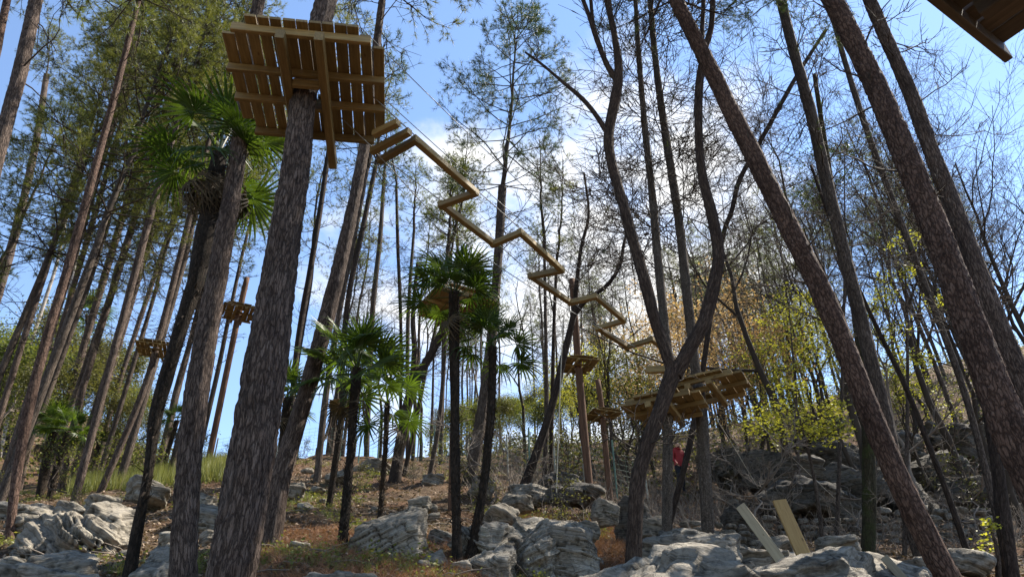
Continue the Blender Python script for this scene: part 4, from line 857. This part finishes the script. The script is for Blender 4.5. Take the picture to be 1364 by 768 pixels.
spray_tree('thin tree with soft green sprays below the orange leaves', 1050, 660, 17, 7, [(1050, 400, 34), (1080, 425, 40), (1045, 450, 36), (1090, 465, 36), (1060, 490, 30), (1030, 425, 30), (1095, 390, 26)], M_LEAFY)
spray_tree('low sapling with a few bright leaves at the foot of the thickest red pine', 1312, 745, 11, 8, [(1318, 700, 8), (1310, 728, 8)])
spray_tree('thin sapling with dark evergreen sprays hanging beside the darker pine', 1100, 690, 15, 9, [(1075, 215, 40), (1110, 240, 36), (1060, 250, 34), (1125, 205, 26), (1085, 265, 30)], M_NEEDLED)

# ------------------------------------------------------------------ palms
def palm_leaf(seed, L=0.60, pet=0.60, n=21, arc=250, droop=0.35):
    g = np.random.default_rng(seed); geo = Geo()
    s = np.linspace(0, 1, 7); P = np.stack([s*pet, 0*s, 0.10*pet*np.sin(s*2.2)], 1); tubes(geo, P[None], np.linspace(0.013, 0.007, 7)[None], 4, 0)
    hub = P[-1]; half = math.radians(arc)/2/n; cup = g.uniform(0.05, 0.3)
    for k in range(n):
        a = (-0.5+(k+0.5)/n)*math.radians(arc)+g.normal(0, 0.018); l = L*(0.72+0.30*math.cos(a*0.6))*g.uniform(0.9, 1.06)
        dirv = np.array([math.cos(a), math.sin(a), 0]); sid = np.array([-math.sin(a), math.cos(a), 0]); dz = g.uniform(0.4, 1.5)*droop
        kink = g.uniform(0.7, 0.95) if g.random() < 0.35 else 2
        rs = np.array([0.04, 0.36, 0.58, 0.80, 1.0]); w0 = math.tan(half)*l
        hw = np.array([0.04, 0.36, 0.33, 0.22, 0.02])*w0*np.array([1, 1.0, 0.85, 0.85, 1])
        V = []
        for r_, w_ in zip(rs, hw):
            z = -dz*l*max(0, r_-0.3)**1.9+cup*l*abs(math.sin(a*0.5))*r_*0.6-(0.5*l*max(0, r_-kink) if r_ > kink else 0)
            c = hub+dirv*r_*l*(1-0.15*dz*max(0, r_-0.5))+[0, 0, z]
            fold = 0.45*w_
            V += [c-sid*w_+[0, 0, -fold], c+[0, 0, fold], c+sid*w_+[0, 0, -fold]]
        F = []
        for q in range(4):
            b = q*3; F += [[b, b+1, b+4, b+3], [b+1, b+2, b+5, b+4]]
        geo.add(V, F, 1)
    return geo
PLEAF = [palm_leaf(400+k, droop=d, arc=a).build('leaf', [M_PALM, M_PALM], smooth=False) for k, (d, a) in enumerate([(0.3, 250), (0.5, 270), (0.9, 260), (0.2, 230), (0.7, 280)])]
PDRY = [palm_leaf(420+k, droop=1.5, arc=200, n=20).build('leaf', [M_PALMDRY, M_PALMDRY], smooth=False) for k in range(2)]
def palm(label, path, Y=None, nleaf=26, size=1.0, seed=0, skirt=6, group=None, shag=True, elmin=-25):
    if Y is None: Y = hit(path[0][0], path[0][1])[1]
    PR = ground_path(path3([(a, b, w*0.9) for a, b, w in path], Y), 0.15); base = PR[0][:3].copy(); base[2] += 0.15
    g = np.random.default_rng(500+seed); t = thing('palm_tree', label, 'palm tree', base, 0, group)
    T = Trunk(); T.add(PR, sides=20, step=0.04, lump=0.22, seed=seed, flare=0.1); T.obj(M_FIBRE, t, base)
    if shag:
        geo = Geo(); C = catmull(PR, 60); n = 420; i = g.integers(8, 59, n); a = g.uniform(0, 6.28, n)
        o = np.stack([np.cos(a), np.sin(a), 0*a], 1); b = C[i, :3]+o*C[i, 3:4]*0.85; d = nrm(o*g.uniform(0.2, 0.9, (n, 1))+np.array([0, 0, 1])*g.choice([-1, 1], (n, 1), p=[0.35, 0.65])*0.9+g.normal(0, 0.2, (n, 3)))
        s = nrm(np.cross(d, o))*0.012; L = g.uniform(0.05, 0.13, (n, 1))
        V = np.stack([b-s, b+s, b+d*L], 1).reshape(-1, 3)-base; geo.add(V, np.arange(n*3).reshape(-1, 3), 0)
        link('leaf_stubs', geo.build('leaf_stubs', [M_FIBRE]), t)
    top = PR[-1][:3]-base
    for k in range(nleaf+skirt):
        dry = k >= nleaf
        u = k/max(1, nleaf-1); el = 82-(82-elmin)*u**0.9 if not dry else g.uniform(-75, -50)
        el = math.radians(el+g.normal(0, 6)); az = k*2.39996+g.normal(0, 0.2)
        q = Quaternion((0, 0, 1), az) @ Quaternion((0, 1, 0), -el) @ Quaternion((1, 0, 0), g.normal(0, 0.35)) @ Quaternion((0, 0, 1), g.normal(0, 0.12))
        me = PDRY[k % 2] if dry else PLEAF[int(g.integers(0, 5))]
        link('leaf', me, t, top+np.array([0, 0, -0.02*k*size*0.3-(0.1 if dry else 0)]), q, size*g.uniform(0.85, 1.1)*(0.8 if dry else 1))
    return t
palm('big fan palm with a blackened shaggy trunk beside the brown pine', [(172, 768, 24), (184, 700, 18), (196, 640, 17), (207, 560, 21), (222, 500, 24), (243, 430, 28), (262, 370, 31), (276, 300, 29), (286, 245, 27), (292, 205, 24)], Y=7.3, nleaf=18, size=1.08, seed=1, skirt=7, elmin=-40)
palm('tall fan palm in front of the octagonal platform on its pole', [(609, 735, 18), (607, 640, 15), (606, 540, 15), (605, 460, 16), (605, 390, 17)], Y=8.6, nleaf=20, size=0.76, seed=2, skirt=1, elmin=-22)
palm('slender leaning fan palm growing beside the tall one', [(630, 722, 18), (642, 660, 13), (653, 560, 13), (656, 500, 14), (656, 462, 14)], Y=8.8, nleaf=14, size=0.66, seed=3, skirt=0, elmin=-25)
palm('bushy fan palm on a dark trunk above the grassy bank', [(457, 718, 17), (463, 650, 14), (470, 560, 14), (474, 512, 15), (476, 490, 15)], Y=8.8, nleaf=21, size=0.80, seed=4, skirt=2, elmin=-28)
palm('fan palm close behind the bushy one', [(438, 676, 11), (449, 600, 11), (457, 540, 11), (460, 500, 12)], nleaf=14, size=0.8, seed=5, skirt=0, elmin=-5)
palm('small fan palm with drooping leaves before the forked leaning tree', [(508, 668, 8), (513, 600, 8), (516, 535, 8)], Y=11.5, nleaf=10, size=0.95, seed=6, skirt=1, elmin=-40)
palm('fan palm half hidden behind the thickest pine trunk', [(372, 640, 12), (378, 580, 12), (383, 530, 12)], Y=13, nleaf=14, size=0.7, seed=7, skirt=2)
for k, (pth, s) in enumerate([([(52, 664, 13), (62, 610, 13), (72, 570, 13)], 0.78), ([(66, 664, 12), (80, 605, 12), (92, 575, 12)], 0.7), ([(170, 612, 9), (180, 560, 9), (188, 525, 9)], 0.85), ([(8, 600, 9), (14, 550, 9), (22, 505, 9)], 1.0), ([(222, 608, 8), (230, 580, 8), (236, 560, 8)], 0.65), ([(-10, 640, 12), (0, 560, 12), (8, 490, 12)], 1.1), ([(140, 630, 9), (150, 600, 9), (156, 585, 9)], 0.6), ([(118, 640, 9), (126, 610, 9), (132, 590, 9)], 0.6)]):
    palm('short fan palm growing among the leaning pines of the left bank', pth, nleaf=15, size=s, seed=20+k, skirt=4, group='short palms on the left bank', shag=k < 2)
p = palm('dark round topped palm far behind the leaning pines', [(108, 560, 5), (112, 480, 5), (116, 420, 5)], Y=30, nleaf=16, size=1.3, seed=40, skirt=0, shag=False)

# ------------------------------------------------------------------ timber platforms and poles
def plank_mesh(L, w, h, mat=None): g = Geo(); g.box((0, 0, 0), (L, w, h), bev=0.004); return g.build('plank', [mat or M_WOOD], smooth=False)
def platform(label, c, rz, wx, wy, hole, n, beam_gap, cut=0.26, th=0.035, joists=4, seed=0, over=0.22, jh=0.10, bw=0.09, bh=0.12, gap=0.014, mat=M_WOOD, rim=False):
    """deck planks run along local y; joists along x below, two carrying beams along y below those. c = centre of the deck top"""
    if wx < 1.2: q = max(0.5, wx/1.6); jh *= q; bw *= q; bh *= q; th *= q
    g = random.Random(seed); t = thing('tree_platform', label, 'platform', c, rz)
    pw = wx/n
    def halfy(x):
        e = wx/2-abs(x); return wy/2-max(0, cut-e)
    ry = Quaternion((0, 0, 1), math.pi/2)
    for k in range(n):
        x = -wx/2+(k+0.5)*pw; hy = min(halfy(x-pw/2+0.003), halfy(x+pw/2-0.003))+0.01
        w_ = pw-gap*g.uniform(0.3, 1.6)
        segs = [(-hy, hy)]
        if abs(x)-pw/2 < hole: segs = [(-hy, -hole-g.uniform(0.0, 0.05)), (hole+g.uniform(0, 0.05), hy)]
        for a, b in segs:
            link('plank', plank_mesh(b-a, w_, th, mat), t, (x, (a+b)/2, -th/2+g.uniform(-.004, .004)), Quaternion((0, 0, 1), math.pi/2+g.gauss(0, 0.006)))
    z = -th-jh/2-0.006
    ys = [(-0.5+(j+0.5)/joists)*wy*1.0 for j in range(joists)]; ys[0] = -wy/2+0.10; ys[-1] = wy/2-(0.035 if rim else 0.10)
    for y in ys:
        hx = wx/2-max(0, cut-(wy/2-abs(y)))*0.95
        sp = [(-hx, hx)] if abs(y) > hole+0.05 else [(-hx, -beam_gap/2-bw*0.0), (beam_gap/2, hx)]
        for a, b in sp:
            gg = Geo(); gg.box((0, 0, 0), (b-a, 0.05, jh), bev=0.005); link('joist', gg.build('joist', [mat], smooth=False), t, ((a+b)/2, y, z))
    for s in (-1, 1):
        gg = Geo(); o0, o1 = (0.02, over) if s > 0 else (0.0, over*0.5)
        gg.box((0, 0, 0), (wy+o0+o1-0.05, bw, bh), bev=0.008)
        link('beam', gg.build('beam', [mat], smooth=False), t, (s*beam_gap/2, (o1-o0)/2, z-jh/2-bh/2-0.003), ry)
    # clamp boards that tie the beams to the stem
    for s in (-1, 1):
        gg = Geo(); gg.box((0, 0, 0), (beam_gap-bw-0.01, 0.05, bh*0.9), bev=0.005)
        link('clamp_board', gg.build('clamp_board', [mat], smooth=False), t, (0, s*(hole+0.03), z-jh/2-bh/2))
    return t
def centre_of(PRt, z): return PRt
def stem_at(path, Y, z):
    P = catmull(path3(path, Y), 200); k = np.argmin(np.abs(P[:, 2]-z)); return P[k]
c = stem_at([(366, 400, 53), (381, 300, 45), (393, 230, 41), (405, 130, 36), (420, 60, 32), (434, 0, 29)], 5.3, 6.0)
platform('large square platform with cut corners high on the thickest pine', (c[0]+0.05, c[1]-0.02, 6.05), R(9), 1.64, 1.64, c[3]+0.005, 13, 0.38, 0.24, seed=1, over=0.3)
# corner of the platform overhead on the right, on its own pine
tc_ = np.array([2.865, 1.81]); zc = 3.58
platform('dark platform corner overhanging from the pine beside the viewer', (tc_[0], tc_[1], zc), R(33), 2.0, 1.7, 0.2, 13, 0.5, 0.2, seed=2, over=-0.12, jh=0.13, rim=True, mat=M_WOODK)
PRx = ground_path(np.array([[tc_[0]+0.02, tc_[1], -0.8, 0.18], [tc_[0], tc_[1], zc, 0.165], [tc_[0]-0.1, tc_[1]-0.1, 9.5, 0.13]])); bx = PRx[0][:3].copy(); bx[2] += 0.25
t = thing('pine_tree', 'pine trunk through the overhead platform beside the viewer', 'tree', bx); T = Trunk(); T.add(PRx, sides=30, step=0.06, plates=0.016, flare=0.12, seed=8); T.obj(M_BARK, t, bx); link('crown', CROWN[2], t, PRx[-1][:3]-bx)
# twin platforms
c = stem_at([(890, 560, 14), (892, 500, 13)], 10.3, at(890, 548, 10.3)[2]); platform('lower of the twin plank platforms behind the forked tree', (c[0]-0.05, c[1], at(885, 545, 10.3)[2]+0.08), R(-24), 1.25, 1.15, c[3]+0.03, 9, 0.28, 0.24, seed=3, joists=3, over=0.0, jh=0.07, bh=0.09, gap=0.006)
c = stem_at([(940, 650, 18), (934, 545, 17), (925, 480, 15)], 10.7, at(935, 525, 10.7)[2]); platform('upper of the twin plank platforms on the straight grey trunk', (c[0]+0.12, c[1], at(935, 522, 10.7)[2]+0.10), R(-28), 1.35, 1.15, c[3]+0.16, 10, 0.34, 0.24, seed=4, joists=3, over=0.0, jh=0.07, bh=0.09, gap=0.006)

def pole(label, path, Y=None, name='wooden_pole', mat=M_POLE):
    if Y is None: Y = hit(path[0][0], path[0][1])[1]
    PR = ground_path(path3(path, Y), 0.3); base = PR[0][:3].copy(); base[2] += 0.3
    T = Trunk(); T.add(PR, sides=14, step=0.3, lump=0.02, flare=0.0)
    me = mesh(name, np.concatenate(T.V)-base, [np.concatenate(T.q), np.concatenate(T.c)], mat, None, True, {'bp': np.concatenate(T.b)})
    o = link(name, me, None, base); tag(o, label, 'pole'); return Y, PR
def pole_platform(plabel, dlabel, path, deck_py, wpx, seed, Y=None, rz=0.2, n=9, wyf=1.12, dx=0, mat=M_POLE):
    Y, PR = pole(plabel, path, Y, mat=mat); P = catmull(PR, 200)
    px = np.interp(deck_py, [q[1] for q in path[::-1]], [q[0] for q in path[::-1]]); q = at(px, deck_py, Y)
    k = np.argmin(np.abs(P[:, 2]-q[2])); w = wpx/FPX*depth(q)
    platform(dlabel, (P[k][0]+dx, Y, q[2]+0.12), rz, w, w*wyf, P[k][3]+0.03, n, 2*P[k][3]+0.12, w*0.16, seed=seed, joists=3, over=0.06, gap=0.008, jh=0.07, bh=0.09)
pole_platform('round brown pole on the crest behind the thickest pine', 'small slatted platform near the top of the crest pole', [(280, 603, 10), (304, 485, 9), (318, 418, 9), (329, 370, 8)], 418, 44, 11, rz=0.5, Y=23)
pole_platform('orange brown pole directly behind the tall fan palm', 'octagonal plank platform behind the tall fan palm crown', [(602, 672, 12), (606, 520, 11), (609, 412, 10), (611, 385, 10)], 412, 92, 12, rz=0.55, wyf=1.0, n=13, Y=13.2)
pole_platform('tall dark red pole passing the zigzag beams', 'square slatted platform on the tall dark red pole', [(786, 658, 11), (773, 517, 11), (762, 372, 9)], 490, 48, 13, rz=0.25, Y=17)
pole_platform('shorter brown pole with a pointed top among yellowish trees', 'small flat platform halfway up the shorter pole', [(811, 648, 9), (803, 557, 8), (796, 506, 8)], 557, 43, 14, rz=0.4, Y=19)
pole_platform('far thin pole seen between the bushy palms', 'tiny yellowish platform seen between the palm trunks', [(450, 606, 6), (456, 545, 6), (460, 500, 6)], 543, 36, 15, rz=0.3, Y=23)
q = at(207, 468, 17); platform('small plank platform on a slender pine of the left stand', (q[0], 17.0, q[2]+0.1), 0.35, 1.0, 1.05, 0.12, 9, 0.3, 0.14, seed=16, joists=3, gap=0.008, over=0.05, jh=0.07, bh=0.09)

# ------------------------------------------------------------------ zigzag beam bridge
ZB = 5.72
zz = [(508, 213), (553, 187), (633, 257), (588, 273), (657, 325), (693, 310), (748, 360), (707, 368), (759, 403), (793, 395), (831, 427), (796, 437), (835, 462), (868, 452), (886, 467)]
zp = [atz(x, y, ZB) for x, y in zz]
b0 = zp[0].copy()
br = thing('zigzag_beam_bridge', 'zigzag bridge of yellow timber beams hung on cables between the trees', 'rope bridge', (b0[0], b0[1], ZB))
def beam(a, b, dz, w=0.078, h=0.085, ext=0.05, name='beam'):
    a = np.array(a); b = np.array(b); d = b-a; L = np.linalg.norm(d)+2*ext; gg = Geo(); gg.box((0, 0, 0), (L, w, h), bev=0.007)
    link(name, gg.build(name, [M_WOOD], smooth=False), br, (a+b)/2-b0+np.array([0, 0, dz]), Quaternion((0, 0, 1), math.atan2(d[1], d[0])) @ Quaternion((0, 1, 0), -math.asin(d[2]/np.linalg.norm(d))))
for k in range(len(zp)-1):
    a, b = zp[k], zp[k+1]; L = np.linalg.norm(b-a); beam(a, b, 0.012*(k % 2), w=0.076+0.003*(k % 3), ext=0.035)
for (x0, y0), (x1, y1) in (((500, 178), (529, 164)), ((497, 201), (544, 176))): beam(atz(x0, y0, ZB), atz(x1, y1, ZB), 0.0, ext=0.02)
def cable(pts, r=0.006, sag=0.0, mat=M_CABLE, parent=None, name='cable', n=24):
    pts = np.array(pts); C = catmull(np.hstack([pts, np.full((len(pts), 1), r)]), n)[:, :3]
    u = np.linspace(0, 1, n); C[:, 2] -= sag*4*u*(1-u); geo = Geo(); o0 = C[0].copy(); tubes(geo, (C-o0)[None], np.full((1, n), r), 5, 0); me = geo.build(name, [mat]); return me, o0
end = at(893, 455, 10.3)
left = [zp[0], zp[3], zp[4], zp[7], zp[8], zp[11], zp[12]]; right = [zp[1], zp[2], zp[5], zp[6], zp[9], zp[10], zp[13]]
s1 = atz(430, 140, 6.1); s2 = atz(470, 110, 6.1)
for pts in ([s1]+left+[zp[14]], [s2]+right+[zp[14]]):
    me, o0 = cable([p+[0, 0, 0.07] for p in pts], 0.007, 0); link('cable', me, br, o0-b0)
for pts in ([s1]+[left[-1]], [s2]+[right[-1]]):           # hand lines above
    me, o0 = cable([p+[0, 0, 0.95] for p in pts], 0.006, 0.12)
    link('cable', me, br, o0-b0)
for p in (zp[14],):   # far anchor: post the beams end on
    pass
# single ropes
def rope(name, label, pts, r, sag, mat, cat):
    me, o0 = cable(pts, r, sag, mat, name=name, n=30); tag(link(name, me, None, o0), label, cat)
rope('climbing_rope', 'pale rope hanging straight down beside the tall dark red pole', [at(750, 425, 13.5), at(746, 520, 13.5), at(741, 656, 13.5)], 0.012, 0, M_ROPE, 'rope')
rope('guy_rope', 'thin pale rope slanting from the upper platform to the hillside', [at(958, 508, 10.5), at(1000, 548, 12), at(1120, 670, 16)], 0.008, 0.1, M_ROPE, 'rope')
rope('guy_rope', 'thin rope slanting from under the upper platform towards the boulders', [at(948, 548, 10.6), at(975, 590, 12), at(1010, 650, 14)], 0.008, 0.02, M_ROPE, 'rope')
rope('steel_line', 'dark safety line running from the large square platform past the tall pine', [atz(497, 200, 5.7), atz(640, 330, 5.3), atz(880, 480, 5.0)], 0.006, 0.1, M_CABLE, 'cable')
beam_o = Geo(); beam_o.box((0, 0, 0), (0.42, 0.09, 0.11), bev=0.007)
q = at(878, 492, 10.0); o = link('timber_stub', beam_o.build('timber_stub', [M_WOOD], smooth=False), None, q, (0, R(14), R(-35))); tag(o, 'short timber stub fixed to the grey ringed trunk behind the fork', 'timber')

# ------------------------------------------------------------------ two leaning boards
def board(label, foot, head, Y0, Y1, w, th, mat, turn):
    a = at(*foot, Y0); b = at(*head, Y1); d = nrm(b-a); L = np.linalg.norm(b-a); geo = Geo(); geo.box((0, 0, 0), (L, w, th), bev=0.003)
    c = nrm(-a)+np.array(turn); z = nrm(c-d*np.dot(c, d)); y = np.cross(z, d)
    o = link('timber_board', geo.build('timber_board', [mat], smooth=False), None, (a+b)/2)
    o.rotation_mode = 'QUATERNION'; o.rotation_quaternion = Matrix(np.stack([d, y, z], 1).tolist()).to_quaternion(); tag(o, label, 'board')
board('yellow timber board leaning on the grey layered hump', (1072, 742), (1038, 666), 9.0, 9.25, 0.175, 0.04, M_WOODY, (0.35, 0, 0.2))
board('pale weathered board leaning beside the yellow board', (1042, 748), (986, 673), 9.1, 9.5, 0.13, 0.03, M_WOODP, (-0.5, 0, 0.7))
board('short pale plank end lying at the foot of the leaning red pine', (1205, 772), (1178, 742), 7.9, 8.2, 0.09, 0.03, M_WOODP, (-0.4, 0, 0.7))

# ------------------------------------------------------------------ wire fence along the crest
def fence(label, pts, hgt, sp, seed):
    g = random.Random(seed); P = np.array(pts); L = np.concatenate([[0], np.cumsum(np.linalg.norm(np.diff(P, axis=0), axis=1))])
    u = np.arange(0, L[-1], sp); X = np.interp(u, L, P[:, 0]); Y = np.interp(u, L, P[:, 1]); Z = ground(X, Y); b = np.array([X[0], Y[0], Z[0]])
    t = thing('wire_fence', label, 'fence', b); tops = []
    for x, y, z in zip(X, Y, Z):
        h = hgt*g.uniform(0.85, 1.15); geo = Geo(); P_ = np.array([[[0, 0, -0.2], [g.uniform(-.03, .03), 0, h]]]); tubes(geo, P_, np.full((1, 2), 0.028), 6, 0)
        link('post', geo.build('post', [M_FPOST if g.random() < .5 else M_FENCE]), t, (x-b[0], y-b[1], z-b[2]))
    geo = Geo(); n = len(X)
    for k in range(9):
        C = np.stack([X, Y, Z+hgt*(0.08+0.1*k)], 1)-b; tubes(geo, C[None], np.full((1, n), 0.0035), 3, 0)
    xs = np.linspace(0, L[-1], int(L[-1]/0.2)); A = np.stack([np.interp(xs, L, P[:, 0]), np.interp(xs, L, P[:, 1])], 1); z = ground(A[:, 0], A[:, 1])
    V = np.stack([np.column_stack([A, z]), np.column_stack([A, z+hgt*0.92])], 1)-b; tubes(geo, V, np.full((len(A), 2), 0.0025), 3, 0)
    link('wire_mesh', geo.build('wire_mesh', [M_FENCE]), t)
def gp(px, Y): return (at(px, 610, Y)[0], Y)
fence('green wire mesh fence with thin posts along the crest', [gp(285, 24.5), gp(360, 24.5), gp(450, 25), gp(560, 24.5), gp(640, 23)], 1.35, 0.75, 3)
fence('wire fence running down below the yellowish trees', [gp(650, 22.5), gp(720, 21), gp(800, 20.5), gp(870, 20.5)], 1.6, 0.9, 4)

# ------------------------------------------------------------------ the person in red
def person():
    Y = 24.0; p = at(906, 632, Y); base = np.array([p[0], Y, gz(p[0], Y)]); hd = at(906, 577, Y)
    J = {'pel': (0, 0, .95), 'sp': (0.0, -.03, 1.15), 'ch': (0, -.05, 1.35), 'nk': (0, -.06, 1.5), 'hd': (0, -.09, 1.58), 'ht': (0, -.09, 1.72),
         'lh': (-.1, 0, .9), 'lk': (-.13, -.10, .5), 'la': (-.14, .02, .09), 'lf': (-.15, -.16, .04), 'rh': (.1, 0, .9), 'rk': (.14, .02, .5), 'ra': (.15, .12, .09), 'rf': (.16, -.05, .04),
         'ls': (-.19, -.05, 1.42), 'le': (-.27, -.05, 1.15), 'lw': (-.25, -.2, .93), 'lp': (-.25, -.25, .86), 'rs': (.19, -.05, 1.42), 're': (.28, -.06, 1.15), 'rw': (.3, -.18, .92), 'rp': (.3, -.22, .84)}
    Rd = dict(pel=.15, sp=.145, ch=.16, nk=.065, hd=.105, ht=.085, lh=.105, lk=.07, la=.05, lf=.045, rh=.105, rk=.07, ra=.05, rf=.045, ls=.075, le=.055, lw=.042, lp=.045, rs=.075, re=.055, rw=.042, rp=.045)
    E = [('pel', 'sp'), ('sp', 'ch'), ('ch', 'nk'), ('nk', 'hd'), ('hd', 'ht'), ('pel', 'lh'), ('lh', 'lk'), ('lk', 'la'), ('la', 'lf'), ('pel', 'rh'), ('rh', 'rk'), ('rk', 'ra'), ('ra', 'rf'), ('ch', 'ls'), ('ls', 'le'), ('le', 'lw'), ('lw', 'lp'), ('ch', 'rs'), ('rs', 're'), ('re', 'rw'), ('rw', 'rp')]
    ks = list(J); me = bpy.data.meshes.new('body'); me.from_pydata([J[k] for k in ks], [(ks.index(a), ks.index(b)) for a, b in E], [])
    o = bpy.data.objects.new('tmp_body', me); COL.objects.link(o); o.modifiers.new('s', 'SKIN'); 
    for k, n in enumerate(ks): me.skin_vertices[0].data[k].radius = (Rd[n], Rd[n]*(0.8 if n in ('pel', 'sp', 'ch') else 1)); me.skin_vertices[0].data[k].use_root = n == 'pel'
    o.modifiers.new('b', 'SUBSURF').levels = 2
    dg = bpy.context.evaluated_depsgraph_get(); m2 = bpy.data.meshes.new_from_object(o.evaluated_get(dg)); bpy.data.objects.remove(o); m2.name = 'body'
    red = flat_mat('red_jacket', (0.30, 0.03, 0.035), 0.7, 0.3, 0.25, 12); nav = flat_mat('dark_trousers', (0.02, 0.022, 0.03), 0.8, 0.2); skin = flat_mat('skin', (0.5, 0.3, 0.2), 0.6); hair = flat_mat('hair', (0.015, 0.012, 0.01), 0.6)
    m2.materials.clear()
    for m in (red, nav, skin, hair): m2.materials.append(m)
    for f in m2.polygons:
        c = f.center; f.use_smooth = True
        f.material_index = 1 if c.z < 0.88 and abs(c.x) < 0.235 else (2 if (c.z < 0.9) else (0 if c.z < 1.53 else (3 if (c.z > 1.66 or c.y > -.07) else 2)))
    t = thing('person', 'person in a red jacket and dark trousers standing under the twin platforms', 'person', base, R(25))
    link('body', m2, t)
    # hood collar
    gg = Geo(); a = np.linspace(0, 2*math.pi, 13); P_ = np.stack([0.10*np.cos(a), -0.06+0.09*np.sin(a), 1.515+0.02*np.sin(a)], 1)[None]; tubes(gg, P_, np.full((1, 13), 0.035), 6, 0); link('hood', gg.build('hood', [red]), t)
    return t
person()

# ------------------------------------------------------------------ shrubs, litter and grass
g_ = random.Random(77)
for i in range(42):
    px, Y = g_.uniform(640, 1364), g_.uniform(12, 30); k = g_.random()
    stand(SHRUB[0 if k < 0.75 else 1], 'bare_shrub', 'twiggy leafless shrub on the rocky slope of the right side', 'leafless shrubs on the right slope', px, Y, g_.uniform(0.6, 1.5), g_.uniform(0, 6), 'shrub')
for i in range(15):
    px, Y = g_.uniform(-20, 640), g_.uniform(11, 26)
    stand(SHRUB[g_.choice([0, 1, 2])], 'low_shrub', 'low thin leafed shrub on the left bank', 'low shrubs on the left bank', px, Y, g_.uniform(0.4, 1.0), g_.uniform(0, 6), 'shrub')
for i in range(12):
    px, Y = g_.uniform(90, 250), g_.uniform(17, 26)
    stand(SHRUB[2], 'green_bush', 'bright green bush between the trunks at the top of the left bank', 'bright bushes on the left crest', px, Y, g_.uniform(0.9, 1.5), g_.uniform(0, 6), 'bush')
def scatter(n, seed, pxr, Yr, pw=1.0):
    g = np.random.default_rng(seed); Y = Yr[0]+(Yr[1]-Yr[0])*g.random(n)**pw; px = g.uniform(pxr[0], pxr[1], n); X = (px-682)/FPX*0.985*Y
    return np.stack([X, Y, ground(X, Y)], 1), g
P, g = scatter(52000, 1, (-40, 1400), (5.5, 24), 1.3); geo = Geo(); P[:, 2] += 0.012; leaves(geo, P, 1, 0.075, 0, 0.008, g, 0.35); o = link('leaf_litter', geo.build('leaf_litter', [M_LITTER])); stuff(o); tag(o, 'brown fallen leaves scattered over the forest floor', 'leaf litter')
# rusty pine needles and sprigs between the near trunks
P, g = scatter(3600, 2, (330, 660), (6.0, 10.5)); geo = Geo(); d = nrm(np.stack([g.normal(0, 1, len(P)), g.normal(0, 1, len(P)), g.uniform(0.1, 0.9, len(P))], 1)); needles(geo, P+[0, 0, .02], d, 6, 0.16, 0.008, 0, 0.5, g); o = link('fallen_needles', geo.build('fallen_needles', [M_RUST])); stuff(o); tag(o, 'rusty fallen pine needles heaped around the palm trunks', 'pine needles')
P, g = scatter(2600, 3, (660, 860), (9.5, 15)); geo = Geo(); d = nrm(np.stack([g.normal(0, 1, len(P)), g.normal(0, 1, len(P)), g.uniform(0.1, 0.9, len(P))], 1)); needles(geo, P+[0, 0, .02], d, 6, 0.2, 0.012, 0, 0.5, g); o = link('dry_brush', geo.build('dry_brush', [M_RUST])); stuff(o); tag(o, 'dry brown brush covering the bank above the stained dome', 'dry brush')
P, g = scatter(14000, 4, (-20, 800), (7.5, 24)); m = fbm(P*[0.6, 0.6, 0]+3.3, 3, 55) > 0.12; P = P[m]; geo = Geo(); d = np.tile(np.array([0, 0, 1.0]), (len(P), 1)); needles(geo, P, d, 6, 0.13, 0.012, 0, 0.45, g); leaves(geo, P+[0, 0, .06], 3, 0.05, 0, 0.06, g); o = link('grass', geo.build('grass', [M_GRASS])); stuff(o); tag(o, 'patches of short yellow green grass and herbs on the bank', 'grass')
P, g = scatter(2500, 5, (70, 300), (17, 27)); geo = Geo(); d = np.tile(np.array([0, 0, 1.0]), (len(P), 1)); needles(geo, P, d, 7, 0.55, 0.022, 0, 0.3, g); o = link('tall_grass', geo.build('tall_grass', [M_GRASS])); stuff(o); tag(o, 'tall green grass along the top of the left bank', 'grass')
P, g = scatter(6500, 6, (620, 1450), (14, 45)); geo = Geo(); d = nrm(np.stack([g.normal(0, .6, len(P)), g.normal(0, .6, len(P)), np.ones(len(P))], 1)); P0 = np.stack([P, P+d*0.4, P+d*0.7+g.normal(0, .12, P.shape)], 1); tubes(geo, P0, np.tile([0.008, 0.006, 0.004], (len(P), 1)), 3, 0); o = link('undergrowth', geo.build('undergrowth', [M_TWIGG])); stuff(o); tag(o, 'tangle of grey leafless stems covering the right hillside', 'undergrowth')
P, g = scatter(800, 7, (-20, 1380), (6, 20)); a = g.uniform(0, 6.28, len(P)); d = np.stack([np.cos(a), np.sin(a), g.uniform(-.05, .25, len(P))], 1); L = g.uniform(0.15, 0.6, (len(P), 1)); geo = Geo(); tubes(geo, np.stack([P+[0, 0, .02], P+d*L*0.5+[0, 0, .03], P+d*L+g.normal(0, .03, P.shape)], 1), np.tile([0.008, 0.007, 0.004], (len(P), 1)), 4, 0); o = link('fallen_twigs', geo.build('fallen_twigs', [M_TWIGG])); stuff(o); tag(o, 'broken grey twigs lying over the forest floor', 'twigs')

P, g = scatter(16000, 8, (560, 1480), (24, 70)); P[:, 2] += g.uniform(0, 1.3, len(P)); geo = Geo(); leaves(geo, P, 2, 0.16, 0, 0.2, g); o = link('hillside_scrub', geo.build('hillside_scrub', [M_LEAFG])); stuff(o); tag(o, 'low olive scrub covering the far hillside', 'scrub')
P, g = scatter(9000, 9, (-300, 230), (27, 80)); P[:, 2] += g.uniform(0, 1.5, len(P)); geo = Geo(); leaves(geo, P, 2, 0.2, 0, 0.25, g); o = link('hillside_scrub', geo.build('hillside_scrub', [M_LEAFG])); stuff(o); tag(o, 'olive scrub covering the hill beyond the leaning pines', 'scrub')
